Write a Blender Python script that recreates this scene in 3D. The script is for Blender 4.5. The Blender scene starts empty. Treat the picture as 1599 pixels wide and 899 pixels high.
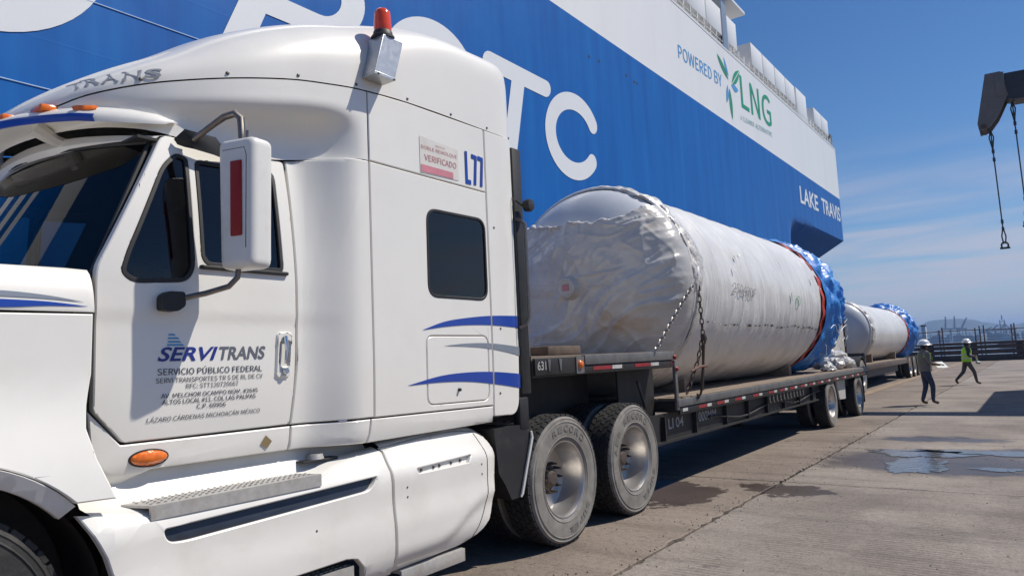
import bpy, bmesh, math, random
from mathutils import Vector, Matrix, noise
random.seed(7)
R = math.radians
C = bpy.context.scene.collection
sc = bpy.context.scene

# ------------------------------------------------------------------ camera
CAM = Vector((0.0, 0.0, 1.57))
yaw, pitch, roll, FPX = 0.63274, 0.10236, 0.04552, 1113.74
fw = Vector((-math.sin(yaw)*math.cos(pitch), math.cos(yaw)*math.cos(pitch), math.sin(pitch)))
rt = Vector((math.cos(yaw), math.sin(yaw), 0.0))
up = rt.cross(fw)
rt2 = rt*math.cos(roll) - up*math.sin(roll)
up2 = rt*math.sin(roll) + up*math.cos(roll)
cam = bpy.data.cameras.new('camera')
cam.sensor_width = 36.0
cam.lens = 36.0*FPX/1599.0
cam.clip_start = 0.05
cam.clip_end = 40000.0
camo = bpy.data.objects.new('camera', cam)
M = Matrix((rt2, up2, -fw)).transposed().to_4x4()
M.translation = CAM
camo.matrix_world = M
C.objects.link(camo)
sc.camera = camo

# ------------------------------------------------------------------ sky, sun, exposure
SUN_EL, SUN_AZ = R(53), R(45)          # azimuth measured from +Y towards +X
sund = Vector((math.sin(SUN_AZ)*math.cos(SUN_EL), math.cos(SUN_AZ)*math.cos(SUN_EL), math.sin(SUN_EL)))
wd = bpy.data.worlds.new('World'); sc.world = wd; wd.use_nodes = True
nt = wd.node_tree; nt.nodes.clear()
N = nt.nodes.new; L = nt.links.new
wo = N('ShaderNodeOutputWorld'); bg = N('ShaderNodeBackground'); sky = N('ShaderNodeTexSky')
sky.sky_type = 'NISHITA'; sky.sun_disc = False
sky.sun_elevation = SUN_EL; sky.sun_rotation = SUN_AZ
sky.air_density = 1.0; sky.dust_density = 0.35; sky.ozone_density = 2.5; sky.altitude = 0
bg.inputs['Strength'].default_value = 0.082
tc = N('ShaderNodeTexCoord')
sep = N('ShaderNodeSeparateXYZ'); L(tc.outputs['Generated'], sep.inputs[0])
# thin high cloud: noise on a flattened dome projection
mx = N('ShaderNodeMath'); mx.operation = 'MAXIMUM'; mx.inputs[1].default_value = 0.0
L(sep.outputs['Z'], mx.inputs[0])
ad = N('ShaderNodeMath'); ad.operation = 'ADD'; ad.inputs[1].default_value = 0.12; L(mx.outputs[0], ad.inputs[0])
dv = N('ShaderNodeVectorMath'); dv.operation = 'DIVIDE'
cb = N('ShaderNodeCombineXYZ'); L(ad.outputs[0], cb.inputs[0]); L(ad.outputs[0], cb.inputs[1]); L(ad.outputs[0], cb.inputs[2])
L(tc.outputs['Generated'], dv.inputs[0]); L(cb.outputs[0], dv.inputs[1])
mp = N('ShaderNodeMapping'); mp.inputs['Rotation'].default_value = (0, 0, R(24)); mp.inputs['Scale'].default_value = (0.75, 2.4, 1)
L(dv.outputs[0], mp.inputs[0])
nz = N('ShaderNodeTexNoise'); nz.inputs['Scale'].default_value = 1.25; nz.inputs['Detail'].default_value = 7; nz.inputs['Roughness'].default_value = 0.55
nz.inputs['Distortion'].default_value = 0.5
L(mp.outputs[0], nz.inputs['Vector'])
cr = N('ShaderNodeValToRGB'); cr.color_ramp.elements[0].position = 0.34; cr.color_ramp.elements[1].position = 0.62
L(nz.outputs['Fac'], cr.inputs[0])
# clouds keep to the lower sky
cz = N('ShaderNodeMapRange'); cz.inputs['From Min'].default_value = 0.26; cz.inputs['From Max'].default_value = 0.09
L(sep.outputs['Z'], cz.inputs['Value'])
cm = N('ShaderNodeMath'); cm.operation = 'MULTIPLY'; L(cr.outputs[0], cm.inputs[0]); L(cz.outputs[0], cm.inputs[1])
cm2 = N('ShaderNodeMath'); cm2.operation = 'MULTIPLY'; cm2.inputs[1].default_value = 0.78; L(cm.outputs[0], cm2.inputs[0])
mixc = N('ShaderNodeMixRGB'); mixc.inputs[2].default_value = (6.7, 6.5, 7.2, 1)
hs = N('ShaderNodeHueSaturation'); hs.inputs['Saturation'].default_value = 1.30; L(sky.outputs[0], hs.inputs['Color']); tn = N('ShaderNodeMixRGB'); tn.blend_type = 'MULTIPLY'; tn.inputs[0].default_value = 1.0; tn.inputs[2].default_value = (0.93, 0.95, 1.05, 1); L(hs.outputs[0], tn.inputs[1]); L(tn.outputs[0], mixc.inputs[1]); L(cm2.outputs[0], mixc.inputs[0])
L(mixc.outputs[0], bg.inputs['Color']); L(bg.outputs[0], wo.inputs['Surface'])

sl = bpy.data.lights.new('sun', 'SUN'); sl.energy = 4.5; sl.angle = R(0.55); sl.color = (1.0, 0.935, 0.825)
so = bpy.data.objects.new('sun', sl); so.rotation_euler = sund.to_track_quat('Z', 'Y').to_euler(); so.location = (20, 20, 60)
C.objects.link(so)
vs = sc.view_settings
vs.view_transform = 'Standard'; vs.look = 'None'; vs.gamma = 1.0; vs.exposure = 0.10; vs.use_curve_mapping = False
sc.cycles.max_bounces = 8; sc.cycles.transparent_max_bounces = 12; sc.cycles.volume_bounces = 0
sc.cycles.caustics_reflective = False; sc.cycles.caustics_refractive = False

# ------------------------------------------------------------------ materials
MATS = {}
def newmat(name):
    m = bpy.data.materials.new(name); m.use_nodes = True
    MATS[name] = m
    return m, m.node_tree, m.node_tree.nodes['Principled BSDF']
def nn(t, kind, **kw):
    n = t.nodes.new(kind)
    for k, v in kw.items():
        if k in n.inputs: n.inputs[k].default_value = v
        else: setattr(n, k, v)
    return n
def ramp(t, src, stops):
    r = t.nodes.new('ShaderNodeValToRGB'); e = r.color_ramp.elements
    while len(e) < len(stops): e.new(0.5)
    for i, (p, c) in enumerate(stops):
        e[i].position = p
        e[i].color = (c, c, c, 1) if isinstance(c, (int, float)) else (c[0], c[1], c[2], 1)
    t.links.new(src, r.inputs[0]); return r.outputs[0]
def mat(name, col, rough=0.5, metal=0.0, var=0.12, scale=6.0, bump=0.0, bscale=60.0, coat=0.0, spec=0.5, dirt=None, dscale=2.2, damt=0.5, stretch=None, emis=None, rvar=0.0):
    """procedural paint: colour with mottling, optional dirt patches and fine bump, all in world space"""
    m, t, b = newmat(name)
    b.inputs['Roughness'].default_value = rough; b.inputs['Metallic'].default_value = metal
    b.inputs['Coat Weight'].default_value = coat; b.inputs['Coat Roughness'].default_value = 0.04
    b.inputs['Specular IOR Level'].default_value = spec
    g = nn(t, 'ShaderNodeNewGeometry'); src = g.outputs['Position']
    if stretch:
        mp = nn(t, 'ShaderNodeMapping'); mp.inputs['Scale'].default_value = stretch; t.links.new(src, mp.inputs[0]); src = mp.outputs[0]
    n1 = nn(t, 'ShaderNodeTexNoise', Scale=scale, Detail=6.0, Roughness=0.6); t.links.new(src, n1.inputs['Vector'])
    lo = [c*(1-var) for c in col]; hi = [min(1, c*(1+var*0.6)) for c in col]
    out = ramp(t, n1.outputs['Fac'], [(0.3, lo), (0.7, hi)])
    if dirt:
        n2 = nn(t, 'ShaderNodeTexNoise', Scale=dscale, Detail=9.0, Roughness=0.68); t.links.new(src, n2.inputs['Vector'])
        f = ramp(t, n2.outputs['Fac'], [(0.5, 0.0), (0.78, damt)])
        mx = nn(t, 'ShaderNodeMixRGB'); mx.inputs[2].default_value = (*dirt, 1); t.links.new(f, mx.inputs[0]); t.links.new(out, mx.inputs[1]); out = mx.outputs[0]
    t.links.new(out, b.inputs['Base Color'])
    if rvar:
        rr = nn(t, 'ShaderNodeMapRange'); rr.inputs['To Min'].default_value = max(0.02, rough-rvar); rr.inputs['To Max'].default_value = rough+rvar
        t.links.new(n1.outputs['Fac'], rr.inputs['Value']); t.links.new(rr.outputs[0], b.inputs['Roughness'])
    if bump:
        n3 = nn(t, 'ShaderNodeTexNoise', Scale=bscale, Detail=5.0, Roughness=0.6); t.links.new(src, n3.inputs['Vector'])
        bp = nn(t, 'ShaderNodeBump', Strength=bump, Distance=0.01); t.links.new(n3.outputs['Fac'], bp.inputs['Height']); t.links.new(bp.outputs[0], b.inputs['Normal'])
    if emis:
        b.inputs['Emission Color'].default_value = (*emis[0], 1); b.inputs['Emission Strength'].default_value = emis[1]
    return m

W_ = mat('truck_paint', (0.82, 0.80, 0.75), 0.36, coat=0.5, var=0.03, scale=2.0, dirt=(0.56, 0.50, 0.42), dscale=1.7, damt=0.14)
FAIR = mat('fairing_paint', (0.78, 0.76, 0.715), 0.36, coat=0.35, var=0.04, scale=2.0, dirt=(0.50, 0.43, 0.34), dscale=2.6, damt=0.30)
FLARE = mat('fender_lip', (0.77, 0.75, 0.71), 0.5, var=0.06, dirt=(0.4, 0.34, 0.28), damt=0.4)
BLACK = mat('black_rubber', (0.018, 0.018, 0.02), 0.55, var=0.3, dirt=(0.10, 0.09, 0.08), damt=0.35, dscale=5)
DARK = mat('dark_chassis', (0.022, 0.021, 0.02), 0.6, var=0.35, dirt=(0.10, 0.075, 0.055), damt=0.5, dscale=4, bump=0.1)
STEELD = mat('trailer_paint', (0.020, 0.019, 0.019), 0.55, var=0.35, dirt=(0.055, 0.042, 0.032), damt=0.5, dscale=5, bump=0.08)
RAILM = mat('rub_rail', (0.17, 0.17, 0.17), 0.5, metal=0.3, var=0.25, dirt=(0.10, 0.075, 0.055), damt=0.7, dscale=7, bump=0.1)
ALU = mat('step_aluminium', (0.50, 0.485, 0.46), 0.42, metal=0.35, var=0.15, scale=25, dirt=(0.28, 0.22, 0.17), damt=0.5, dscale=9)
RIM = mat('polished_rim', (0.58, 0.56, 0.54), 0.40, metal=1.0, var=0.12, scale=14, dirt=(0.36, 0.29, 0.23), damt=0.6, dscale=7)
HUBM = mat('hub_rust', (0.12, 0.095, 0.08), 0.6, metal=0.4, var=0.3, scale=30)
TIRE = mat('tyre_tread', (0.028, 0.028, 0.028), 0.75, var=0.3, dirt=(0.09, 0.085, 0.08), damt=0.6, dscale=9, bump=0.2)
TIRED = mat('tyre_sidewall_dark', (0.06, 0.062, 0.064), 0.6, var=0.3, scale=9, dirt=(0.10, 0.10, 0.10), damt=0.6, dscale=4)
SIDEW = mat('tyre_sidewall_dust', (0.235, 0.22, 0.20), 0.9, var=0.3, scale=9, dirt=(0.12, 0.11, 0.10), damt=0.8, dscale=4, bump=0.15)
TLET = mat('tyre_letter', (0.165, 0.158, 0.148), 0.8, var=0.2)
BLUEP = mat('stripe_blue', (0.012, 0.055, 0.36), 0.3, coat=0.4, var=0.06)
GREYP = mat('stripe_grey', (0.22, 0.25, 0.30), 0.3, coat=0.4, var=0.06)
LETD = mat('letter_dark', (0.06, 0.065, 0.085), 0.4, var=0.05)
LETG = mat('letter_grey', (0.13, 0.14, 0.17), 0.4, var=0.05)
HANDW = mat('marker_grey', (0.30, 0.30, 0.31), 0.6, var=0.4, scale=25)
HANDG = mat('marker_green', (0.20, 0.42, 0.30), 0.6, var=0.3, scale=25)
LETN = mat('letter_navy', (0.012, 0.03, 0.24), 0.4, var=0.05)
LETC = mat('letter_cyan', (0.07, 0.33, 0.62), 0.4, var=0.05)
ROOFLET = mat('letter_roof_grey', (0.27, 0.28, 0.31), 0.4, var=0.08)
STICK = mat('sticker_paper', (0.70, 0.67, 0.63), 0.5, var=0.08)
STICKR = mat('sticker_pink', (0.62, 0.23, 0.28), 0.5, var=0.15)
STICKT = mat('sticker_text', (0.52, 0.24, 0.25), 0.5, var=0.1)
REDL = mat('red_lens', (0.30, 0.014, 0.012), 0.45, coat=0.1, spec=0.3, var=0.1)
AMBER = mat('amber_lens', (0.80, 0.17, 0.01), 0.2, coat=0.6, var=0.25, scale=40)
ORANGE = mat('beacon_orange', (0.80, 0.07, 0.008), 0.15, coat=0.7, var=0.15, scale=30)
MIRW = mat('mirror_housing', (0.72, 0.715, 0.69), 0.4, var=0.04, dirt=(0.40, 0.36, 0.32), damt=0.35, dscale=6, coat=0.2)
TUBE = mat('mirror_tube', (0.23, 0.20, 0.18), 0.35, metal=0.8, var=0.2, scale=30)
CHROME = mat('chrome', (0.65, 0.65, 0.66), 0.12, metal=1.0, var=0.05)
GALV = mat('galvanised_box', (0.50, 0.515, 0.53), 0.38, metal=0.7, var=0.10, scale=30, rvar=0.08)
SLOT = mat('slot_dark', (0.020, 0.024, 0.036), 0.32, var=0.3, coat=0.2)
BOLT = mat('bolt_dark', (0.10, 0.09, 0.075), 0.5, metal=0.5)
CURT = mat('curtain', (0.62, 0.68, 0.56), 0.8, var=0.5, scale=30)
INTER = mat('interior_dark', (0.035, 0.034, 0.034), 0.8)
DASH = mat('dash_grey', (0.16, 0.17, 0.155), 0.7)
WOOD = mat('deck_wood', (0.25, 0.195, 0.15), 0.85, var=0.3, scale=3, stretch=(6, 0.6, 6), dirt=(0.13, 0.10, 0.08), damt=0.6, dscale=2, bump=0.3, bscale=20)
WOODD = mat('dark_timber', (0.12, 0.085, 0.065), 0.85, var=0.35, scale=10, bump=0.3)
TAPER = mat('tape_red', (0.30, 0.025, 0.028), 0.4, var=0.25, scale=15, dirt=(0.10, 0.06, 0.05), damt=0.6)
TAPEW = mat('tape_white', (0.55, 0.54, 0.52), 0.4, var=0.25, scale=15, dirt=(0.2, 0.16, 0.13), damt=0.6)
CHAINM = mat('chain_steel', (0.34, 0.31, 0.29), 0.4, metal=0.8, var=0.3, scale=40)
CHAIND = mat('chain_rust', (0.09, 0.065, 0.05), 0.55, metal=0.5, var=0.3, scale=40)
TEXTW = mat('stencil_white', (0.42, 0.41, 0.40), 0.6, var=0.35, scale=30)
REDTARP = mat('red_tarp', (0.52, 0.06, 0.035), 0.4, var=0.25, scale=12, bump=0.5, bscale=16)
SHIPW = mat('ship_white', (0.83, 0.83, 0.82), 0.42, var=0.03, scale=0.25, stretch=(1, 1, 0.12), dirt=(0.60, 0.58, 0.56), damt=0.25, dscale=0.4)
SHIPLW = mat('ship_letter_white', (0.76, 0.78, 0.80), 0.45, var=0.03, scale=0.3)
LNGG = mat('lng_green', (0.010, 0.30, 0.13), 0.45, var=0.06)
LNGB = mat('lng_blue', (0.08, 0.33, 0.66), 0.45, var=0.06)
WELDM = mat('weld_sunlit', (0.48, 0.64, 0.85), 0.4, var=0.1)  # hull weld beads catching the sun: that brightness is put into the colour
LNGT = mat('lng_text', (0.22, 0.42, 0.42), 0.5, var=0.06)
DECKM = mat('ship_deck_tan', (0.36, 0.29, 0.21), 0.6, var=0.4, scale=1.2)
CRANEM = mat('crane_paint', (0.17, 0.155, 0.14), 0.5, var=0.2, dirt=(0.10, 0.075, 0.06), damt=0.6, dscale=3)
CRANED = mat('crane_boom_dark', (0.035, 0.037, 0.045), 0.45, var=0.2)
CABLE = mat('wire_rope', (0.07, 0.075, 0.085), 0.5, metal=0.5, var=0.3, scale=60)
RUST = mat('rusty_steel', (0.075, 0.055, 0.048), 0.7, var=0.4, scale=3, dirt=(0.20, 0.09, 0.05), damt=0.6, dscale=2)
RUSTP = mat('rusty_post', (0.16, 0.075, 0.06), 0.7, var=0.3, scale=5)
HELM = mat('helmet_white', (0.80, 0.80, 0.80), 0.3, coat=0.4, var=0.03)
VEST = mat('vest_green', (0.36, 0.78, 0.03), 0.6, var=0.12, scale=20, emis=None)
VESTS = mat('vest_reflective', (0.6, 0.6, 0.58), 0.35, var=0.1)
KHAKI = mat('shirt_khaki', (0.20, 0.175, 0.145), 0.85, var=0.2, scale=12)
SHIRTD = mat('shirt_navy', (0.025, 0.03, 0.045), 0.85, var=0.2, scale=12)
JEANS = mat('jeans', (0.045, 0.06, 0.10), 0.85, var=0.3, scale=14)
TROUS = mat('trousers_grey', (0.075, 0.07, 0.072), 0.85, var=0.25, scale=14)
BOOT = mat('boots_brown', (0.09, 0.055, 0.038), 0.7, var=0.25, scale=20)
SKIN = mat('skin', (0.22, 0.12, 0.08), 0.55, var=0.1)
HAIR = mat('hair_black', (0.012, 0.010, 0.010), 0.6)
PAPER = mat('paper_white', (0.82, 0.82, 0.82), 0.6, var=0.02)
BAGG = mat('bag_green', (0.12, 0.26, 0.06), 0.6, var=0.3, scale=10)
YELL = mat('faded_line', (0.29, 0.215, 0.15), 0.85, var=0.4, scale=5)
HILLM = mat('hill_scrub', (0.075, 0.085, 0.05), 0.95, var=0.3, scale=0.02)
SHORE = mat('shore_dark', (0.05, 0.055, 0.05), 0.9, var=0.4, scale=0.03)
PORTC = mat('port_crane_paint', (0.06, 0.08, 0.13), 0.6, var=0.1)
BOATW = mat('boat_white', (0.75, 0.75, 0.75), 0.5)
BOATR = mat('boat_red', (0.55, 0.15, 0.10), 0.5)
JOINT = mat('joint_dirt', (0.055, 0.048, 0.042), 0.95, var=0.4, scale=8)
GOLDP = mat('brass_plate', (0.35, 0.26, 0.14), 0.4, metal=0.6)

def tinted_glass(name, tint, edge=0.0):
    m, t, b = newmat(name); t.nodes.remove(b)
    out = t.nodes['Material Output']
    tr = nn(t, 'ShaderNodeBsdfTransparent'); tr.inputs[0].default_value = (*tint, 1)
    gl = nn(t, 'ShaderNodeBsdfGlossy'); gl.inputs['Roughness'].default_value = 0.015; gl.inputs[0].default_value = (1, 1, 1, 1)
    fr = nn(t, 'ShaderNodeFresnel'); fr.inputs[0].default_value = 1.55
    mx = nn(t, 'ShaderNodeMixShader'); t.links.new(fr.outputs[0], mx.inputs[0]); t.links.new(tr.outputs[0], mx.inputs[1]); t.links.new(gl.outputs[0], mx.inputs[2])
    t.links.new(mx.outputs[0], out.inputs[0]); return m
GLASS = tinted_glass('tinted_glass', (0.40, 0.43, 0.46))
WIND = tinted_glass('windscreen_glass', (0.26, 0.30, 0.29))

# ship blue with rust-free streaks and plate unevenness
m, t, b = newmat('ship_blue'); SHIPB = m
g = nn(t, 'ShaderNodeNewGeometry')
mp = nn(t, 'ShaderNodeMapping'); mp.inputs['Scale'].default_value = (1, 1, 0.07); t.links.new(g.outputs['Position'], mp.inputs[0])
n1 = nn(t, 'ShaderNodeTexNoise', Scale=0.9, Detail=7.0, Roughness=0.6); t.links.new(mp.outputs[0], n1.inputs['Vector'])
col = ramp(t, n1.outputs['Fac'], [(0.25, (0.004, 0.088, 0.345)), (0.5, (0.005, 0.116, 0.42)), (0.75, (0.008, 0.148, 0.47))])
t.links.new(col, b.inputs['Base Color']); b.inputs['Roughness'].default_value = 0.45; b.inputs['Specular IOR Level'].default_value = 0.2
n2 = nn(t, 'ShaderNodeTexNoise', Scale=0.35, Detail=2.0); t.links.new(g.outputs['Position'], n2.inputs['Vector'])
bp = nn(t, 'ShaderNodeBump', Strength=0.3, Distance=0.15); t.links.new(n2.outputs['Fac'], bp.inputs['Height'])
# shell plates: shallow weld seams in brick bond
sq = nn(t, 'ShaderNodeSeparateXYZ'); t.links.new(g.outputs['Position'], sq.inputs[0])
cq = nn(t, 'ShaderNodeCombineXYZ'); t.links.new(sq.outputs[1], cq.inputs[0]); t.links.new(sq.outputs[2], cq.inputs[1])
bk_ = nn(t, 'ShaderNodeTexBrick', Scale=1.0); bk_.inputs['Brick Width'].default_value = 8.5; bk_.inputs['Row Height'].default_value = 2.6; bk_.inputs['Mortar Size'].default_value = 0.035; bk_.inputs['Mortar Smooth'].default_value = 0.6
t.links.new(cq.outputs[0], bk_.inputs['Vector'])
bp2 = nn(t, 'ShaderNodeBump', Strength=0.05, Distance=0.05); t.links.new(bk_.outputs['Fac'], bp2.inputs['Height']); t.links.new(bp.outputs[0], bp2.inputs['Normal']); t.links.new(bp2.outputs[0], b.inputs['Normal'])

# concrete quay
m, t, b = newmat('concrete_slab'); CONC = m
g = nn(t, 'ShaderNodeNewGeometry'); P = g.outputs['Position']
oi = nn(t, 'ShaderNodeObjectInfo')
nA = nn(t, 'ShaderNodeTexNoise', Scale=0.55, Detail=8.0, Roughness=0.62); t.links.new(P, nA.inputs['Vector'])
base = ramp(t, nA.outputs['Fac'], [(0.28, (0.150, 0.127, 0.112)), (0.5, (0.250, 0.217, 0.192)), (0.74, (0.318, 0.281, 0.250))])
# fine aggregate speckle
nB = nn(t, 'ShaderNodeTexNoise', Scale=48.0, Detail=5.0, Roughness=0.8); t.links.new(P, nB.inputs['Vector'])
spk = ramp(t, nB.outputs['Fac'], [(0.32, 0.55), (0.5, 1.0), (0.68, 1.32)])
mu = nn(t, 'ShaderNodeMixRGB', blend_type='MULTIPLY'); mu.inputs[0].default_value = 0.85; t.links.new(base, mu.inputs[1]); t.links.new(spk, mu.inputs[2])
nB2 = nn(t, 'ShaderNodeTexNoise', Scale=16.0, Detail=6.0, Roughness=0.7); t.links.new(P, nB2.inputs['Vector'])
spk2 = ramp(t, nB2.outputs['Fac'], [(0.3, 0.60), (0.5, 1.0), (0.75, 1.15)])
mu2 = nn(t, 'ShaderNodeMixRGB', blend_type='MULTIPLY'); mu2.inputs[0].default_value = 0.8; t.links.new(mu.outputs[0], mu2.inputs[1]); t.links.new(spk2, mu2.inputs[2])
# tyre streaks across (run along X) and per-slab tone
mpS = nn(t, 'ShaderNodeMapping'); mpS.inputs['Scale'].default_value = (0.25, 2.4, 1); mpS.inputs['Rotation'].default_value = (0, 0, R(12)); t.links.new(P, mpS.inputs[0])
nS = nn(t, 'ShaderNodeTexNoise', Scale=1.0, Detail=7.0, Roughness=0.65); t.links.new(mpS.outputs[0], nS.inputs['Vector'])
stk = ramp(t, nS.outputs['Fac'], [(0.34, 0.66), (0.5, 1.0), (0.8, 1.08)])
mu3 = nn(t, 'ShaderNodeMixRGB', blend_type='MULTIPLY'); mu3.inputs[0].default_value = 0.85; t.links.new(mu2.outputs[0], mu3.inputs[1]); t.links.new(stk, mu3.inputs[2])
muC = nn(t, 'ShaderNodeMixRGB', blend_type='MULTIPLY'); muC.inputs[0].default_value = 1.0; t.links.new(mu3.outputs[0], muC.inputs[1]); t.links.new(oi.outputs['Color'], muC.inputs[2])
rndr = nn(t, 'ShaderNodeMapRange'); rndr.inputs['To Min'].default_value = 0.93; rndr.inputs['To Max'].default_value = 1.05; t.links.new(oi.outputs['Random'], rndr.inputs['Value'])
mu4 = nn(t, 'ShaderNodeMixRGB', blend_type='MULTIPLY'); mu4.inputs[0].default_value = 1.0; t.links.new(muC.outputs[0], mu4.inputs[1]); t.links.new(rndr.outputs[0], mu4.inputs[2])
# cracks
vo = nn(t, 'ShaderNodeTexVoronoi', Scale=0.42, feature='DISTANCE_TO_EDGE')
nW = nn(t, 'ShaderNodeTexNoise', Scale=1.6, Detail=6.0, Roughness=0.7); t.links.new(P, nW.inputs['Vector'])
vm = nn(t, 'ShaderNodeVectorMath', operation='MULTIPLY_ADD'); vm.inputs[1].default_value = (0.9, 0.9, 0.9); t.links.new(nW.outputs['Color'], vm.inputs[0]); t.links.new(P, vm.inputs[2])
t.links.new(vm.outputs[0], vo.inputs['Vector'])
ck = ramp(t, vo.outputs['Distance'], [(0.0, 1.0), (0.006, 0.0)])
nCk = nn(t, 'ShaderNodeTexNoise', Scale=0.35, Detail=3.0); t.links.new(P, nCk.inputs['Vector'])
ckm = ramp(t, nCk.outputs['Fac'], [(0.52, 0.0), (0.62, 0.8)])
ckx = nn(t, 'ShaderNodeMath', operation='MULTIPLY'); t.links.new(ck, ckx.inputs[0]); t.links.new(ckm, ckx.inputs[1])
mx5 = nn(t, 'ShaderNodeMixRGB'); mx5.inputs[2].default_value = (0.075, 0.065, 0.056, 1); t.links.new(ckx.outputs[0], mx5.inputs[0]); t.links.new(mu4.outputs[0], mx5.inputs[1])
# worn rubber marks: faint ribs
wvt = nn(t, 'ShaderNodeTexWave', Scale=5.2, Distortion=3.5, Detail=3.0); wvt.bands_direction = 'Y'; t.links.new(P, wvt.inputs['Vector'])
# damp stains: ellipses with ragged edges  (cx, cy, rx, ry)
acc = None
sx = nn(t, 'ShaderNodeSeparateXYZ')
nD = nn(t, 'ShaderNodeTexNoise', Scale=1.3, Detail=8.0, Roughness=0.72); t.links.new(P, nD.inputs['Vector'])
mpD = nn(t, 'ShaderNodeVectorMath', operation='MULTIPLY_ADD'); mpD.inputs[1].default_value = (1.5, 1.5, 0); t.links.new(nD.outputs['Color'], mpD.inputs[0]); t.links.new(P, mpD.inputs[2])
t.links.new(mpD.outputs[0], sx.inputs[0])
OFF = 0.75
def ellipse(cx, cy, rx, ry, hard):
    a = nn(t, 'ShaderNodeMath', operation='MULTIPLY_ADD'); a.inputs[1].default_value = 1/rx; a.inputs[2].default_value = -(cx+OFF)/rx; t.links.new(sx.outputs[0], a.inputs[0])
    c = nn(t, 'ShaderNodeMath', operation='MULTIPLY_ADD'); c.inputs[1].default_value = 1/ry; c.inputs[2].default_value = -(cy+OFF)/ry; t.links.new(sx.outputs[1], c.inputs[0])
    a2 = nn(t, 'ShaderNodeMath', operation='MULTIPLY'); t.links.new(a.outputs[0], a2.inputs[0]); t.links.new(a.outputs[0], a2.inputs[1])
    c2 = nn(t, 'ShaderNodeMath', operation='MULTIPLY_ADD'); t.links.new(c.outputs[0], c2.inputs[0]); t.links.new(c.outputs[0], c2.inputs[1]); t.links.new(a2.outputs[0], c2.inputs[2])
    return ramp(t, c2.outputs[0], [(0.5, 1.0), (0.5+hard, 0.0)])
for e in [(-3.45, 7.65, 0.62, 0.75, 0.12), (-2.45, 8.35, 0.75, 0.45, 0.12), (-3.9, 7.9, 0.5, 0.8, 0.15), (-1.35, 11.0, 1.5, 1.35, 0.5), (-0.7, 10.3, 0.5, 0.35, 0.4), (0.6, 12.1, 2.2, 0.7, 0.5), (-1.5, 13.6, 0.9, 0.5, 0.5)]:
    o = ellipse(*e)
    if acc is None: acc = o
    else:
        mm = nn(t, 'ShaderNodeMath', operation='MAXIMUM'); t.links.new(acc, mm.inputs[0]); t.links.new(o, mm.inputs[1]); acc = mm.outputs[0]
acr = None
for e in [(-1.75, 6.9, 0.42, 1.6, 0.9), (-0.9, 5.9, 0.35, 1.9, 0.9), (-0.2, 8.0, 0.5, 1.4, 0.9), (-1.6, 15.2, 0.5, 2.0, 0.9), (-2.1, 4.6, 0.3, 1.2, 0.9)]:
    o = ellipse(*e)
    if acr is None: acr = o
    else:
        mm = nn(t, 'ShaderNodeMath', operation='MAXIMUM'); t.links.new(acr, mm.inputs[0]); t.links.new(o, mm.inputs[1]); acr = mm.outputs[0]
rb = ramp(t, wvt.outputs['Fac'], [(0.35, 0.0), (0.75, 0.55)])
rbm = nn(t, 'ShaderNodeMath', operation='MULTIPLY'); t.links.new(acr, rbm.inputs[0]); t.links.new(rb, rbm.inputs[1])
mxr = nn(t, 'ShaderNodeMixRGB', blend_type='MULTIPLY'); mxr.inputs[2].default_value = (0.55, 0.53, 0.52, 1); t.links.new(rbm.outputs[0], mxr.inputs[0]); t.links.new(mx5.outputs[0], mxr.inputs[1])
# small oil drips
vd = nn(t, 'ShaderNodeTexVoronoi', Scale=0.9); vd.inputs['Randomness'].default_value = 1.0; t.links.new(vm.outputs[0], vd.inputs['Vector'])
dr = ramp(t, vd.outputs['Distance'], [(0.03, 0.75), (0.085, 0.0)])
mxo = nn(t, 'ShaderNodeMixRGB', blend_type='MULTIPLY'); mxo.inputs[2].default_value = (0.34, 0.31, 0.30, 1); t.links.new(dr, mxo.inputs[0]); t.links.new(mxr.outputs[0], mxo.inputs[1])
mx6 = nn(t, 'ShaderNodeMixRGB', blend_type='MULTIPLY'); mx6.inputs[2].default_value = (0.40, 0.36, 0.34, 1)
t.links.new(acc, mx6.inputs[0]); t.links.new(mxo.outputs[0], mx6.inputs[1]); t.links.new(mx6.outputs[0], b.inputs['Base Color'])
rr = nn(t, 'ShaderNodeMapRange'); rr.inputs['To Min'].default_value = 0.88; rr.inputs['To Max'].default_value = 0.34; t.links.new(acc, rr.inputs['Value']); t.links.new(rr.outputs[0], b.inputs['Roughness'])
b1 = nn(t, 'ShaderNodeBump', Strength=0.5, Distance=0.006); t.links.new(nB.outputs['Fac'], b1.inputs['Height'])
b2 = nn(t, 'ShaderNodeBump', Strength=0.5, Distance=0.02); t.links.new(nB2.outputs['Fac'], b2.inputs['Height']); t.links.new(b1.outputs[0], b2.inputs['Normal']); t.links.new(b2.outputs[0], b.inputs['Normal'])

# standing water film and sea
def water(name, col, rough, bs, scale, alpha=None):
    m, t, b = newmat(name); b.inputs['Base Color'].default_value = (*col, 1); b.inputs['Roughness'].default_value = rough
    g = nn(t, 'ShaderNodeNewGeometry'); n = nn(t, 'ShaderNodeTexNoise', Scale=scale, Detail=4.0); t.links.new(g.outputs['Position'], n.inputs['Vector'])
    bp = nn(t, 'ShaderNodeBump', Strength=bs, Distance=0.05); t.links.new(n.outputs['Fac'], bp.inputs['Height']); t.links.new(bp.outputs[0], b.inputs['Normal'])
    return m
PUD = water('puddle_water', (0.07, 0.062, 0.055), 0.07, 0.10, 9.0)
SEA = water('sea_water', (0.02, 0.045, 0.06), 0.12, 0.6, 0.4)

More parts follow.
